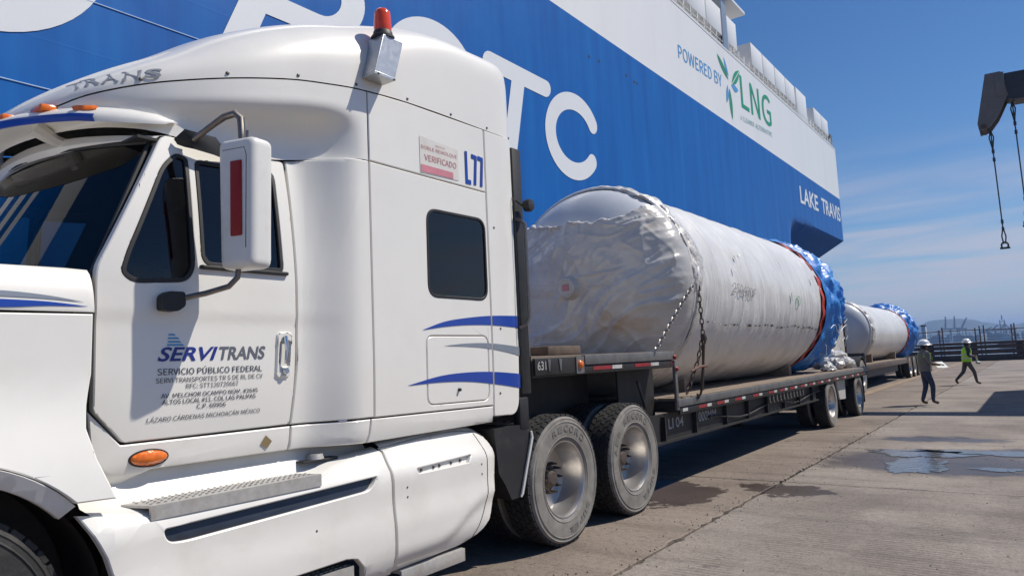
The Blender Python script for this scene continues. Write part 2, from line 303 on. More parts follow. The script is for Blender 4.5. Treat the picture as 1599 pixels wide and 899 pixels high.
# wrinkled plastic film: white wrap, clear film, blue tarp
def film(name, c0, c1, rough, stretch, rot, bs, sc_, stain=None, coat=0.3, second=None, detail=6.0, spot=None):
    m, t, b = newmat(name)
    g = nn(t, 'ShaderNodeNewGeometry'); P = g.outputs['Position']
    nw = nn(t, 'ShaderNodeTexNoise', Scale=1.4, Detail=3.0); t.links.new(P, nw.inputs['Vector'])
    vm = nn(t, 'ShaderNodeVectorMath', operation='MULTIPLY_ADD'); vm.inputs[1].default_value = (0.5, 0.5, 0.5); t.links.new(nw.outputs['Color'], vm.inputs[0]); t.links.new(P, vm.inputs[2])
    mp = nn(t, 'ShaderNodeMapping'); mp.inputs['Scale'].default_value = stretch; mp.inputs['Rotation'].default_value = rot; t.links.new(vm.outputs[0], mp.inputs[0])
    n1 = nn(t, 'ShaderNodeTexNoise', Scale=sc_, Detail=detail, Roughness=0.55); t.links.new(mp.outputs[0], n1.inputs['Vector'])
    ridge = nn(t, 'ShaderNodeMath', operation='PINGPONG'); ridge.inputs[1].default_value = 0.16; t.links.new(n1.outputs['Fac'], ridge.inputs[0])
    n2 = nn(t, 'ShaderNodeTexNoise', Scale=1.1, Detail=8.0, Roughness=0.65); t.links.new(P, n2.inputs['Vector'])
    out = ramp(t, n2.outputs['Fac'], [(0.3, c0), (0.68, c1)])
    if stain:
        n3 = nn(t, 'ShaderNodeTexNoise', Scale=0.9, Detail=9.0, Roughness=0.7); t.links.new(mp.outputs[0], n3.inputs['Vector'])
        f = ramp(t, n3.outputs['Fac'], [(0.56, 0.0), (0.74, 0.65)])
        mx = nn(t, 'ShaderNodeMixRGB'); mx.inputs[2].default_value = (*stain, 1); t.links.new(f, mx.inputs[0]); t.links.new(out, mx.inputs[1]); out = mx.outputs[0]
    if spot:
        sv = nn(t, 'ShaderNodeVectorMath', operation='SUBTRACT'); sv.inputs[1].default_value = [c+0.25 for c in spot[0]]; t.links.new(vm.outputs[0], sv.inputs[0])
        sc2 = nn(t, 'ShaderNodeVectorMath', operation='DIVIDE'); sc2.inputs[1].default_value = spot[1]; t.links.new(sv.outputs[0], sc2.inputs[0])
        ln_ = nn(t, 'ShaderNodeVectorMath', operation='LENGTH'); t.links.new(sc2.outputs[0], ln_.inputs[0])
        ad_ = nn(t, 'ShaderNodeMath', operation='MULTIPLY_ADD'); ad_.inputs[1].default_value = 0.9; t.links.new(n2.outputs['Fac'], ad_.inputs[0]); t.links.new(ln_.outputs['Value'], ad_.inputs[2])
        f = ramp(t, ad_.outputs[0], [(0.45, 0.75), (1.0, 0.0)]) if False else ramp(t, ad_.outputs[0], [(0.55, 0.7), (0.98, 0.0)])
        mx = nn(t, 'ShaderNodeMixRGB'); mx.inputs[2].default_value = (*spot[2], 1); t.links.new(f, mx.inputs[0]); t.links.new(out, mx.inputs[1]); out = mx.outputs[0]
    t.links.new(out, b.inputs['Base Color'])
    b.inputs['Roughness'].default_value = rough; b.inputs['Coat Weight'].default_value = coat; b.inputs['Coat Roughness'].default_value = 0.15
    bp = nn(t, 'ShaderNodeBump', Strength=bs, Distance=0.05); t.links.new(ridge.outputs[0], bp.inputs['Height'])
    if second:
        n4 = nn(t, 'ShaderNodeTexNoise', Scale=second, Detail=5.0); t.links.new(vm.outputs[0], n4.inputs['Vector'])
        bp2 = nn(t, 'ShaderNodeBump', Strength=bs*0.7, Distance=0.02); t.links.new(n4.outputs['Fac'], bp2.inputs['Height']); t.links.new(bp.outputs[0], bp2.inputs['Normal']); t.links.new(bp2.outputs[0], b.inputs['Normal'])
    else: t.links.new(bp.outputs[0], b.inputs['Normal'])
    return m
WRAP = film('white_shrink_wrap', (0.60, 0.59, 0.565), (0.76, 0.75, 0.73), 0.4, (1.0, 5.5, 0.8), (R(16), 0, 0), 0.6, 1.5, stain=(0.40, 0.35, 0.29))
CLEAR = film('clear_film', (0.44, 0.42, 0.39), (0.66, 0.64, 0.60), 0.22, (0.8, 0.8, 2.6), (0, R(16), 0), 0.55, 1.3, stain=(0.46, 0.33, 0.19), coat=0.7, second=5.0, detail=2.5, spot=((-3.95, 8.0, 1.93), (0.75, 1.5, 0.30), (0.40, 0.24, 0.11)))
DOME = film('dome_shell', (0.50, 0.53, 0.57), (0.60, 0.62, 0.65), 0.35, (1, 1, 1), (0, 0, 0), 0.08, 1.0)
BUNCH = film('bunched_film', (0.52, 0.48, 0.43), (0.72, 0.70, 0.66), 0.3, (2, 2, 2), (0, 0, 0), 1.0, 3.5, stain=(0.36, 0.29, 0.22), coat=0.6, second=18.0)
TARP = film('blue_tarp', (0.012, 0.125, 0.46), (0.045, 0.26, 0.68), 0.45, (1.2, 1.2, 1.2), (0, 0, 0), 0.7, 1.8, coat=0.25, detail=3.0)

# ------------------------------------------------------------------ mesh helpers
def link(o, parent):
    C.objects.link(o)
    if parent is not None:
        o.parent = parent
        if parent.type == 'EMPTY' and parent.parent is None:
            o.location = -Vector(parent.location)          # meshes are modelled in world coordinates
    return o
def finish(name, me, material, parent=None, smooth=35, local=False):
    if material is not None and not me.materials: me.materials.append(material)
    if smooth:
        me.polygons.foreach_set('use_smooth', [True]*len(me.polygons))
        me.set_sharp_from_angle(angle=R(smooth))
    me.update()
    o = bpy.data.objects.new(name, me)
    link(o, parent)
    if local: o.location = (0, 0, 0)
    return o
def tag(o, label=None, cat=None, group=None, kind=None):
    if label: o['label'] = label
    if cat: o['category'] = cat
    if group: o['group'] = group
    if kind: o['kind'] = kind
    return o
def thing(name, label, cat, loc=(0, 0, 0), group=None):
    o = bpy.data.objects.new(name, None); o.empty_display_size = 0.2; C.objects.link(o); o.location = loc
    return tag(o, label, cat, group)

class MB:
    def __init__(s): s.v = []; s.f = []
    def add(s, v, f):
        k = len(s.v); s.v += [tuple(p) for p in v]; s.f += [tuple(i+k for i in q) for q in f]; return s
    def box(s, x0, x1, y0, y1, z0, z1, b=0.0):
        if b <= 0:
            v = [(x, y, z) for x in (x0, x1) for y in (y0, y1) for z in (z0, z1)]
            return s.add(v, [(0, 1, 3, 2), (4, 6, 7, 5), (0, 4, 5, 1), (2, 3, 7, 6), (0, 2, 6, 4), (1, 5, 7, 3)])
        bm = bmesh.new()
        bmesh.ops.create_cube(bm, size=1, matrix=Matrix.Translation(((x0+x1)/2, (y0+y1)/2, (z0+z1)/2)) @ Matrix.Diagonal((x1-x0, y1-y0, z1-z0, 1)))
        bmesh.ops.bevel(bm, geom=bm.edges[:], offset=min(b, 0.45*min(x1-x0, y1-y0, z1-z0)), segments=2, affect='EDGES', profile=0.5)
        s.bm(bm); return s
    def bm(s, bm):
        bm.verts.index_update()
        s.add([v.co[:] for v in bm.verts], [[v.index for v in f.verts] for f in bm.faces]); bm.free(); return s
    def tube(s, pts, r, n=8, cap=True):
        pts = [Vector(p) for p in pts]; rs = r if isinstance(r, (list, tuple)) else [r]*len(pts)
        k = len(s.v); prev = None
        for i, p in enumerate(pts):
            d = (pts[min(i+1, len(pts)-1)]-pts[max(i-1, 0)]).normalized()
            a = prev if prev is not None else (Vector((0, 0, 1)) if abs(d.z) < 0.9 else Vector((1, 0, 0)))
            u = (a - d*a.dot(d)).normalized(); w = d.cross(u); prev = u
            for j in range(n):
                an = 2*math.pi*j/n; s.v.append(tuple(p+(u*math.cos(an)+w*math.sin(an))*rs[i]))
        for i in range(len(pts)-1):
            for j in range(n):
                a = k+i*n+j; b_ = k+i*n+(j+1) % n; s.f.append((a, b_, b_+n, a+n))
        if cap: s.f.append(tuple(k+j for j in reversed(range(n)))); s.f.append(tuple(k+(len(pts)-1)*n+j for j in range(n)))
        return s
    def loft(s, rows, closed=False, flip=False, capA=False, capB=False):
        k = len(s.v); n = len(rows[0])
        for r_ in rows: s.v += [tuple(p) for p in r_]
        for i in range(len(rows)-1):
            for j in range(n if closed else n-1):
                a = k+i*n+j; b_ = k+i*n+(j+1) % n; q = (a, b_, b_+n, a+n); s.f.append(q[::-1] if flip else q)
        if capA: s.f.append(tuple(k+j for j in (range(n) if flip else reversed(range(n)))))
        if capB: s.f.append(tuple(k+(len(rows)-1)*n+j for j in (reversed(range(n)) if flip else range(n))))
        return s
    def lathe_x(s, prof, n=48, closed=True, y=0, z=0):
        """revolve (r, x) profile round the X axis through (y, z)"""
        rows = []
        for i in range(n):
            a = 2*math.pi*i/n
            rows.append([(x, y+r*math.cos(a), z+r*math.sin(a)) for r, x in prof])
        k = len(s.v); m = len(prof)
        for r_ in rows: s.v += r_
        for i in range(n):
            for j in range(m-1):
                a = k+i*m+j; b_ = k+((i+1) % n)*m+j; s.f.append((a, a+1, b_+1, b_))
        return s
    def prism(s, poly, axis, a0, a1):
        """extrude a polygon given in the two other axes"""
        def mk(p, a):
            return (a, p[0], p[1]) if axis == 'x' else ((p[0], a, p[1]) if axis == 'y' else (p[0], p[1], a))
        k = len(s.v); n = len(poly)
        s.v += [mk(p, a0) for p in poly]+[mk(p, a1) for p in poly]
        s.f.append(tuple(k+i for i in range(n))[::-1]); s.f.append(tuple(k+n+i for i in range(n)))
        for i in range(n):
            j = (i+1) % n; s.f.append((k+i, k+j, k+n+j, k+n+i))
        return s
    def mesh(s, name):
        me = bpy.data.meshes.new(name); me.from_pydata(s.v, [], s.f); me.validate()
        bm = bmesh.new(); bm.from_mesh(me); bmesh.ops.recalc_face_normals(bm, faces=bm.faces[:]); bm.to_mesh(me); bm.free()
        return me
    def build(s, name, material, parent=None, smooth=35, local=False):
        return finish(name, s.mesh(name), material, parent, smooth, local)

def lerp(a, b, t): return a+(b-a)*t
def sstep(a, b, x):
    t = max(0.0, min(1.0, (x-a)/(b-a))); return t*t*(3-2*t)
def interp(x, tab):
    if x <= tab[0][0]: return tab[0][1]
    for (a, b), (c, d) in zip(tab, tab[1:]):
        if x <= c: return b+(d-b)*(x-a)/(c-a)
    return tab[-1][1]
def cinterp(x, tab):
    """smooth (Catmull) interpolation of a table"""
    if x <= tab[0][0]: return tab[0][1]
    if x >= tab[-1][0]: return tab[-1][1]
    for i in range(len(tab)-1):
        x0, y0 = tab[i]; x1, y1 = tab[i+1]
        if x <= x1:
            def sl_(k):
                if k <= 0: return (tab[1][1]-tab[0][1])/(tab[1][0]-tab[0][0])
                if k >= len(tab)-1: return (tab[-1][1]-tab[-2][1])/(tab[-1][0]-tab[-2][0])
                return (tab[k+1][1]-tab[k-1][1])/(tab[k+1][0]-tab[k-1][0])
            h = x1-x0; t = (x-x0)/h; m0 = sl_(i)*h; m1 = sl_(i+1)*h
            return (2*t**3-3*t*t+1)*y0+(t**3-2*t*t+t)*m0+(-2*t**3+3*t*t)*y1+(t**3-t*t)*m1
def rpoly(pts, r, n=5):
    """round the corners of a polygon; r is one radius or one for each corner"""
    out = []; k = len(pts)
    for i, p in enumerate(pts):
        rr = r[i] if isinstance(r, (list, tuple)) else r
        p = Vector(p); a = Vector(pts[i-1]); b_ = Vector(pts[(i+1) % k])
        if rr <= 0: out.append(tuple(p)); continue
        u = (a-p); w = (b_-p); lu = min(rr, u.length*0.49); lw = min(rr, w.length*0.49)
        A = p+u.normalized()*lu; B = p+w.normalized()*lw
        for j in range(n+1):
            t_ = j/n; out.append(tuple(A*(1-t_)**2+p*2*t_*(1-t_)+B*t_*t_))
    return out
def inset(poly, d):
    n = len(poly); area = sum(poly[i][0]*poly[(i+1) % n][1]-poly[(i+1) % n][0]*poly[i][1] for i in range(n)); sg = 1 if area > 0 else -1
    out = []
    for i in range(n):
        p = Vector(poly[i]); a = Vector(poly[i-1]); b_ = Vector(poly[(i+1) % n])
        e1 = (p-a).normalized(); e2 = (b_-p).normalized()
        n1 = Vector((-e1.y, e1.x))*sg; n2 = Vector((-e2.y, e2.x))*sg
        m_ = (n1+n2); l = m_.length
        if l < 1e-6: out.append(tuple(p+n1*d)); continue
        m_ /= l; out.append(tuple(p+m_*d/max(0.4, m_.dot(n1))))
    return out
XC = -4.62
def panel(name, outer, holes, S, material, parent=None, th=0.04, grid=0.07, soft=0.006, drop=0.0045, off=0.0, mirror=False, smooth=30):
    """a sheet-metal panel: outline (y,z) with holes, laid on the surface x=S(y,z), rolled edge, real thickness"""
    bm = bmesh.new()
    for loop in [outer]+list(holes):
        vs_ = [bm.verts.new((0, p[0], p[1])) for p in loop]
        for i in range(len(vs_)): bm.edges.new((vs_[i], vs_[(i+1) % len(vs_)]))
    bmesh.ops.triangle_fill(bm, use_beauty=True, use_dissolve=False, edges=bm.edges[:])
    ys = [p[0] for p in outer]; zs = [p[1] for p in outer]
    for ax, lo, hi in ((1, min(ys), max(ys)), (2, min(zs), max(zs))):
        k = max(1, int(round((hi-lo)/grid)))
        for i in range(1, k):
            c = lo+(hi-lo)*i/k; co = (0, c, 0) if ax == 1 else (0, 0, c); no = (0, 1, 0) if ax == 1 else (0, 0, 1)
            bmesh.ops.bisect_plane(bm, geom=bm.verts[:]+bm.edges[:]+bm.faces[:], plane_co=co, plane_no=no, dist=1e-5)
    bmesh.ops.recalc_face_normals(bm, faces=bm.faces[:])
    bm.normal_update()
    if sum(f.normal.x for f in bm.faces) < 0: bmesh.ops.reverse_faces(bm, faces=bm.faces[:])
    if soft > 0: bmesh.ops.inset_region(bm, faces=bm.faces[:], thickness=soft, use_boundary=True, use_even_offset=True)
    for v in bm.verts: v.co.x = S(v.co.y, v.co.z)+off
    be = [e for e in bm.edges if e.is_boundary]
    if soft > 0:
        for v in {v for e in be for v in e.verts}: v.co.x -= drop
    if th > 0:
        r_ = bmesh.ops.extrude_edge_only(bm, edges=be)
        for v in [g_ for g_ in r_['geom'] if isinstance(g_, bmesh.types.BMVert)]: v.co.x -= th
    if mirror:
        for v in bm.verts: v.co.x = 2*XC-v.co.x
        bmesh.ops.reverse_faces(bm, faces=bm.faces[:])
    me = bpy.data.meshes.new(name); bm.to_mesh(me); bm.free()
    return finish(name, me, material, parent, smooth)
def decal(name, polys, S, material, parent, off=0.003, grid=0.08):
    """flat print: polygons (y,z) laid on a surface"""
    bm = bmesh.new()
    for poly in polys:
        vs_ = [bm.verts.new((0, p[0], p[1])) for p in poly]; bm.faces.new(vs_)
    bm.normal_update(); bmesh.ops.triangulate(bm, faces=bm.faces[:])
    ys = [v.co.y for v in bm.verts]; zs = [v.co.z for v in bm.verts]
    for ax, lo, hi in ((1, min(ys), max(ys)), (2, min(zs), max(zs))):
        k = max(1, int(round((hi-lo)/grid)))
        for i in range(1, k):
            c = lo+(hi-lo)*i/k; co = (0, c, 0) if ax == 1 else (0, 0, c); no = (0, 1, 0) if ax == 1 else (0, 0, 1)
            bmesh.ops.bisect_plane(bm, geom=bm.verts[:]+bm.edges[:]+bm.faces[:], plane_co=co, plane_no=no, dist=1e-5)
    for v in bm.verts: v.co.x = S(v.co.y, v.co.z)+off
    me = bpy.data.meshes.new(name); bm.to_mesh(me); bm.free()
    return finish(name, me, material, parent, 50)
TXT = {}
FONT = None
try:
    import os
    fp = os.path.join(bpy.utils.resource_path('LOCAL'), 'datafiles', 'fonts', 'Noto Sans CJK Regular.woff2')    # ships with Blender; the built-in face is the fallback
    if os.path.exists(fp): FONT = bpy.data.fonts.load(fp)
except Exception: FONT = None
def text_geo(body, shear=0.0, bold=0.0):
    key = (body, shear, bold)
    if key in TXT: return TXT[key]
    cu = bpy.data.curves.new('text', 'FONT'); cu.body = body; cu.size = 1; cu.shear = shear; cu.offset = bold*0.6; cu.resolution_u = 4
    if FONT and bold <= 0.015: cu.font = FONT; cu.offset = bold*0.25
    o = bpy.data.objects.new('text', cu); C.objects.link(o)
    dg = bpy.context.evaluated_depsgraph_get()
    me = bpy.data.meshes.new_from_object(o.evaluated_get(dg))
    vs_ = [v.co[:2] for v in me.vertices]; fs = [tuple(p.vertices) for p in me.polygons]
    bpy.data.objects.remove(o); bpy.data.curves.remove(cu); bpy.data.meshes.remove(me)
    x0 = min(v[0] for v in vs_); x1 = max(v[0] for v in vs_); y0 = min(v[1] for v in vs_); y1 = max(v[1] for v in vs_)
    TXT[key] = ([((v[0]-x0)/(x1-x0), (v[1]-y0)/(y1-y0)) for v in vs_], fs); return TXT[key]
def side_text(name, body, y0, y1, z0, z1, S, material, parent, shear=0.0, bold=0.0, rise=0.0, off=0.003, lean=0.0):
    v, f = text_geo(body, shear, bold); me = bpy.data.meshes.new(name)
    pts = []
    for a, b_ in v:
        y = lerp(y0, y1, a)+lean*b_; z = lerp(z0, z1, b_)+rise*a; pts.append((S(y, z)+off, y, z))
    me.from_pydata(pts, [], f); return finish(name, me, material, parent, 0)

# ================================================================== THE SETTING
# ------------------------------------------------------------------ quay floor
LANES = [-15.25, -11.05, -6.85, -2.65, 1.55, 5.75, 9.95]
ground = MB().box(-17.5, 140, -90, 67.0, -0.60, -0.030).build('quay_ground', JOINT, None, 0)
tag(ground, kind='structure')
def apron(name, x0, x1, y0, y1):
    o = MB().box(x0, x1, y0, y1, -0.028, 0.0).build(name, CONC, None, 0); tag(o, kind='structure')
apron('quay_pavement', 9.965, 140, -90, 67); apron('quay_pavement', -17.5, -15.265, -90, 67)
apron('quay_pavement', -15.25, 9.95, -90, -6.01)
def slab_mesh(w_, l_, seed):
    """concrete slab with chipped, slightly rounded arrises"""
    rnd = random.Random(seed); pts = []
    def edge(a, b_, k):
        for i in range(k):
            t_ = i/k; p = Vector(a).lerp(Vector(b_), t_)
            d = rnd.uniform(0.0, 0.010) if rnd.random() < 0.72 else rnd.uniform(0.012, 0.045)
            c = Vector((w_/2, l_/2)); q = p+(c-p).normalized()*d; pts.append((q.x, q.y))
    g_ = 0.010
    edge((g_, g_), (w_-g_, g_), 46); edge((w_-g_, g_), (w_-g_, l_-g_), 52); edge((w_-g_, l_-g_), (g_, l_-g_), 46); edge((g_, l_-g_), (g_, g_), 52)
    top = inset(pts, 0.012); n = len(pts)
    v = [(p[0], p[1], -0.03) for p in pts]+[(p[0], p[1], -0.007) for p in pts]+[(p[0], p[1], 0.0) for p in top]
    f = [tuple(2*n+i for i in range(n))]
    for k in (0, 1):
        for i in range(n):
            j = (i+1) % n; f.append((k*n+i, k*n+j, (k+1)*n+j, (k+1)*n+i))
    me = bpy.data.meshes.new('paving_slab'); me.from_pydata(v, [], f); me.materials.append(CONC); return me
SL = {}
for li in range(len(LANES)-1):
    x0, x1 = LANES[li], LANES[li+1]
    step = 4.945 if li >= 3 else 5.45
    start = 8.86-3*step if li >= 3 else 8.86-2*step-0.0
    y = start
    edges_ = [-6.0]
    while y < 66.9:
        if y > -5.5: edges_.append(y)
        y += step
    edges_.append(66.95)
    if li == 2: edges_.append(10.35)
    edges_ = sorted(edges_)
    for ya, yb in zip(edges_, edges_[1:]):
        if yb-ya < 0.3: continue
        key = (round(yb-ya, 2), (li+int(ya)) % 4)
        if key not in SL: SL[key] = slab_mesh(x1-x0, yb-ya, hash(key) % 1000)
        o = bpy.data.objects.new('paving_slab', SL[key]); C.objects.link(o); o.parent = ground
        o.color = (0.86, 0.80, 0.74, 1) if li < 3 else (1, 0.985, 0.965, 1)
        o.location = (x0, ya, random.uniform(-0.003, 0.002))
        o.rotation_euler = (random.uniform(-1, 1)*0.0005, random.uniform(-1, 1)*0.0006, 0)
# faded painted line and sunken crane rail behind the first trailer
o = MB().box(-4.95, -4.60, 22.0, 62.0, 0.004, 0.008).build('painted_line', YELL, None, 0); tag(o, kind='structure')
o = MB().box(-6.70, -6.55, 20.0, 66.0, 0.0, 0.10, 0.02).build('crane_rail', RUST, None); tag(o, kind='structure')
# puddles: thin irregular films of water
def blob(cx, cy, rx, ry, seed, n=140, rough=0.45):
    pts = []
    for i in range(n):
        a = 2*math.pi*i/n; q = Vector((math.cos(a)*1.6+seed, math.sin(a)*1.6, seed*0.37))
        k = 1+rough*noise.noise(q)+rough*0.6*noise.noise(q*2.7)+rough*0.4*noise.noise(q*6.1)+rough*0.3*noise.noise(q*13.7)
        pts.append((cx+rx*k*math.cos(a), cy+ry*k*math.sin(a)))
    return pts
for cx, cy, rx, ry, sd in [(-1.48, 10.62, 0.36, 0.62, 3.1), (-1.55, 11.75, 0.72, 0.34, 1.7), (0.2, 12.05, 1.75, 0.26, 8.3), (-0.55, 10.55, 0.26, 0.15, 5.2)]:
    mb = MB(); pts = blob(cx, cy, rx, ry, sd); mb.v = [(p[0], p[1], 0.0045) for p in pts]; mb.f = [tuple(range(len(pts)))]
    tag(mb.build('puddle', PUD, None, 0), kind='structure')
# loose grit along the joints and by the wheels
mb = MB(); rg_ = random.Random(11)
for _ in range(700):
    if rg_.random() < 0.55: gx, gy = -2.65+rg_.gauss(0, 0.12), rg_.uniform(3.5, 16)
    else: gx, gy = rg_.uniform(-3.6, 0.2), rg_.uniform(3.5, 13)
    s_ = rg_.uniform(0.003, 0.010); ph = rg_.uniform(0, 6)
    q = [(gx+s_*math.cos(ph+k*1.57)*rg_.uniform(0.7, 1.3), gy+s_*math.sin(ph+k*1.57)*rg_.uniform(0.7, 1.3), 0.001) for k in range(4)]+[(gx+rg_.uniform(-0.3, 0.3)*s_, gy, s_*0.9+0.002)]
    mb.add(q, [(0, 1, 4), (1, 2, 4), (2, 3, 4), (3, 0, 4)])
tag(mb.build('grit', JOINT, None, 0), kind='stuff')
# sea, far shore, hills
sea = MB(); sea.v = [(-9000, -3000, -3.0), (9000, -3000, -3.0), (9000, 9000, -3.0), (-9000, 9000, -3.0)]; sea.f = [(0, 1, 2, 3)]
tag(sea.build('sea', SEA, None, 0), kind='structure')
def terrain(name, y0, depth, x0, x1, hfun, material, nx=120, ny=10):
    rows = []
    for j in range(ny):
        t_ = j/(ny-1); prof = math.sin(math.pi*min(1, t_*1.0))**0.8 if 0 < t_ < 1 else 0
        rows.append([(lerp(x0, x1, i/(nx-1)), y0+depth*t_, -4+prof*(4+hfun(lerp(x0, x1, i/(nx-1)), t_))) for i in range(nx)])
    o = MB().loft(rows).build(name, material, None, 60); tag(o, kind='structure')
terrain('far_shore', 1400, 500, -2500, 2500, lambda x, t_: 6+5*noise.noise(Vector((x*0.01, t_*2, 1)))+3*noise.noise(Vector((x*0.05, t_*4, 5))), SHORE)
terrain('hills', 2500, 900, -4200, 4200, lambda x, t_: 36+44*math.exp(-((x+265)/105)**2)+14*math.exp(-((x+170)/60)**2)+20*math.exp(-((x-10)/80)**2)+12*noise.noise(Vector((x*0.006, t_*2, 2)))+7*noise.noise(Vector((x*0.022, t_*5, 3)))+3*noise.noise(Vector((x*0.07, t_*8, 6))), HILLM, 520, 14)

# ================================================================== TRACTOR
def Sb(y, z):
    """side surface of cab and sleeper"""
    x = -3.52
    if z > 2.05: x -= 0.09*((z-2.05)/0.75)**1.5
    x -= 0.007*(1-sstep(1.835, 1.905, z))
    if z < 1.6: x -= 0.02*((1.6-z)/0.35)**2
    if y < 1.9: x -= 0.035*((1.9-y)/0.4)**2
    xs = -3.40-(0.012*((1.7-z)/0.5)**2 if z < 1.7 else 0)
    t_ = sstep(2.66, 3.04, y)
    x = lerp(x, xs, t_)
    if y > 4.62: x -= 0.03*((y-4.62)/0.12)**2
    return x
truck = thing('semi_truck', 'white sleeper cab tractor truck with blue stripes and amber roof beacon', 'truck', (XC, 3.2, 0))
SH = dict(S=Sb)
# ---- door
vent = rpoly([(1.945, 2.755), (2.005, 2.735), (2.005, 2.12), (1.955, 2.055), (1.69, 2.035), (1.635, 2.085), (1.665, 2.19), (1.86, 2.67)], [0.03, 0.02, 0.05, 0.04, 0.05, 0.03, 0.05, 0.06], 4)
mainw = rpoly([(2.045, 2.735), (2.545, 2.765), (2.55, 2.15), (2.075, 2.15), (2.045, 2.19)], [0.04, 0.06, 0.03, 0.04, 0.03], 4)
door_o = rpoly([(1.530, 2.10), (1.875, 2.845), (2.10, 2.828), (2.45, 2.826), (2.625, 2.848), (2.632, 2.60), (2.632, 1.62), (2.592, 1.268), (1.662, 1.268), (1.530, 1.43)], [0.05, 0.05, 0.03, 0.05, 0.03, 0.1, 0.2, 0.02, 0.02, 0.02], 3)
door = panel('door', door_o, [vent, mainw], Sb, W_, truck, grid=0.03)
panel('door', door_o, [vent, mainw], Sb, W_, truck, mirror=True)
for nm, w_ in (('vent_window', vent), ('door_window', mainw)):
    for mir in (False, True):
        gl = panel(nm, inset(w_, 0.018), [], Sb, GLASS, truck, th=0, soft=0, off=-0.012, mirror=mir)
        panel('rubber_seal', inset(w_, -0.002), [inset(w_, 0.020)], Sb, BLACK, gl, th=0.02, soft=0.003, drop=0.003, off=0.003, mirror=mir)
o = MB().box(Sb(2.3, 2.14)-0.01, Sb(2.3, 2.14)+0.022, 2.03, 2.575, 2.128, 2.150, 0.008).build('window_ledge', BLACK, door)
# door handle: white bezel, dark cup, chrome grip, lock
hb = rpoly([(2.485, 1.535), (2.585, 1.535), (2.605, 1.80), (2.50, 1.80)], 0.03, 4)
hole = rpoly([(2.512, 1.60), (2.578, 1.60), (2.588, 1.745), (2.522, 1.745)], 0.02, 4)
hnd = panel('door_handle', hb, [hole], Sb, W_, door, th=0.02, off=0.012, grid=0.03, soft=0.008, drop=0.008)
panel('handle_cup', hole, [], Sb, BLACK, door, th=0, soft=0, off=-0.002)
MB().tube([(Sb(2.54, 1.77)+0.022, 2.545, 1.775), (Sb(2.54, 1.7)+0.034, 2.548, 1.70), (Sb(2.54, 1.62)+0.03, 2.540, 1.615)], [0.011, 0.013, 0.009], 8).build('handle_grip', CHROME, door)
MB().lathe_x([(0.0, -3.497), (0.016, -3.497), (0.020, -3.503), (0.020, -3.53)], 14, y=2.548, z=1.575).build('door_lock', CHROME, door)
# door lettering
def dtxt(body, a, b_, z0, z1, material, bold=0.0, shear=0.0, rise=0.0, nm='door_lettering'): return side_text(nm, body, a, b_, z0, z1, Sb, material, door, shear, bold, rise)
dtxt('SERVI', 1.812, 2.135, 1.648, 1.720, LETN, 0.035, 0.30)
dtxt('TRANS', 2.143, 2.425, 1.648, 1.720, LETG, 0.035, 0.22)
for k, (a, b_, z0) in enumerate([(1.865, 1.905, 1.778), (1.862, 1.925, 1.760), (1.862, 1.935, 1.742), (1.858, 1.950, 1.726)]):
    decal('logo_bar', [[(a, z0), (b_, z0), (b_-0.012, z0+0.009), (a+0.004, z0+0.009)]], Sb, LETC, door)
dtxt('SERVICIO PÚBLICO FEDERAL', 1.812, 2.402, 1.580, 1.622, LETD, 0.010)
dtxt('SERVI TRANSPORTES TR S DE RL DE CV', 1.805, 2.405, 1.541, 1.566, LETD, 0.0)
dtxt('RFC: STT120720667', 1.960, 2.255, 1.508, 1.532, LETD, 0.0)
dtxt('AV. MELCHOR OCAMPO NÚM. #2645', 1.832, 2.375, 1.466, 1.495, LETD, 0.012)
dtxt('ALTOS LOCAL #11. COL LAS PALMAS', 1.838, 2.362, 1.434, 1.458, LETD, 0.012)
dtxt('C.P. 60956', 2.02, 2.182, 1.402, 1.425, LETD, 0.012)
dtxt('LÁZARO CÁRDENAS MICHOACÁN MÉXICO', 1.765, 2.392, 1.352, 1.382, LETD, 0.0, 0.18)
# ---- transition panel, sleeper, storage door, rear quarter
pil_o = rpoly([(2.642, 1.264), (2.642, 1.62), (2.642, 2.83), (2.86, 2.89), (3.122, 2.905), (3.122, 1.262)], 0.01, 2)
pil_o = [(2.602, 1.266), (2.642, 1.62), (2.642, 2.852), (2.76, 2.876), (2.90, 2.897), (3.122, 2.906), (3.122, 1.262)]
sw = rpoly([(3.655, 2.675), (4.315, 2.680), (4.315, 2.045), (3.648, 2.045)], 0.10, 6)
sd_ = rpoly([(3.61, 1.775), (4.298, 1.775), (4.298, 1.285), (3.61, 1.295)], [0.07, 0.07, 0.07, 0.07], 5)
slp_o = [(3.131, 1.260), (3.131, 2.905), (4.343, 2.895), (4.343, 1.245)]
blt_o = [(3.131, 2.913), (3.131, 3.376), (3.3, 3.387), (3.5, 3.398), (4.343, 3.407), (4.343, 2.903)]
rq_o = rpoly([(4.354, 1.16), (4.354, 3.407), (4.725, 3.411), (4.735, 2.0), (4.69, 1.22), (4.62, 1.15)], [0.02, 0, 0, 0, 0.05, 0.04], 3)
for mir in (False, True):
    panel('cab_pillar', pil_o, [], Sb, W_, truck, mirror=mir, grid=0.04)
    s_ = panel('sleeper_side', slp_o, [sw, sd_], Sb, W_, truck, mirror=mir, grid=0.12)
    panel('sleeper_window', inset(sw, 0.012), [], Sb, GLASS, s_, th=0, soft=0, off=-0.006, mirror=mir)
    panel('window_seal', inset(sw, -0.004), [inset(sw, 0.016)], Sb, BLACK, s_, th=0.02, soft=0.003, drop=0.003, off=0.004, mirror=mir)
    panel('storage_door', inset(sd_, 0.006), [], Sb, W_, s_, mirror=mir, grid=0.12)
    panel('upper_belt', blt_o, [], Sb, W_, truck, mirror=mir, grid=0.12)
    panel('rear_quarter', rq_o, [], Sb, W_, truck, mirror=mir, grid=0.09)
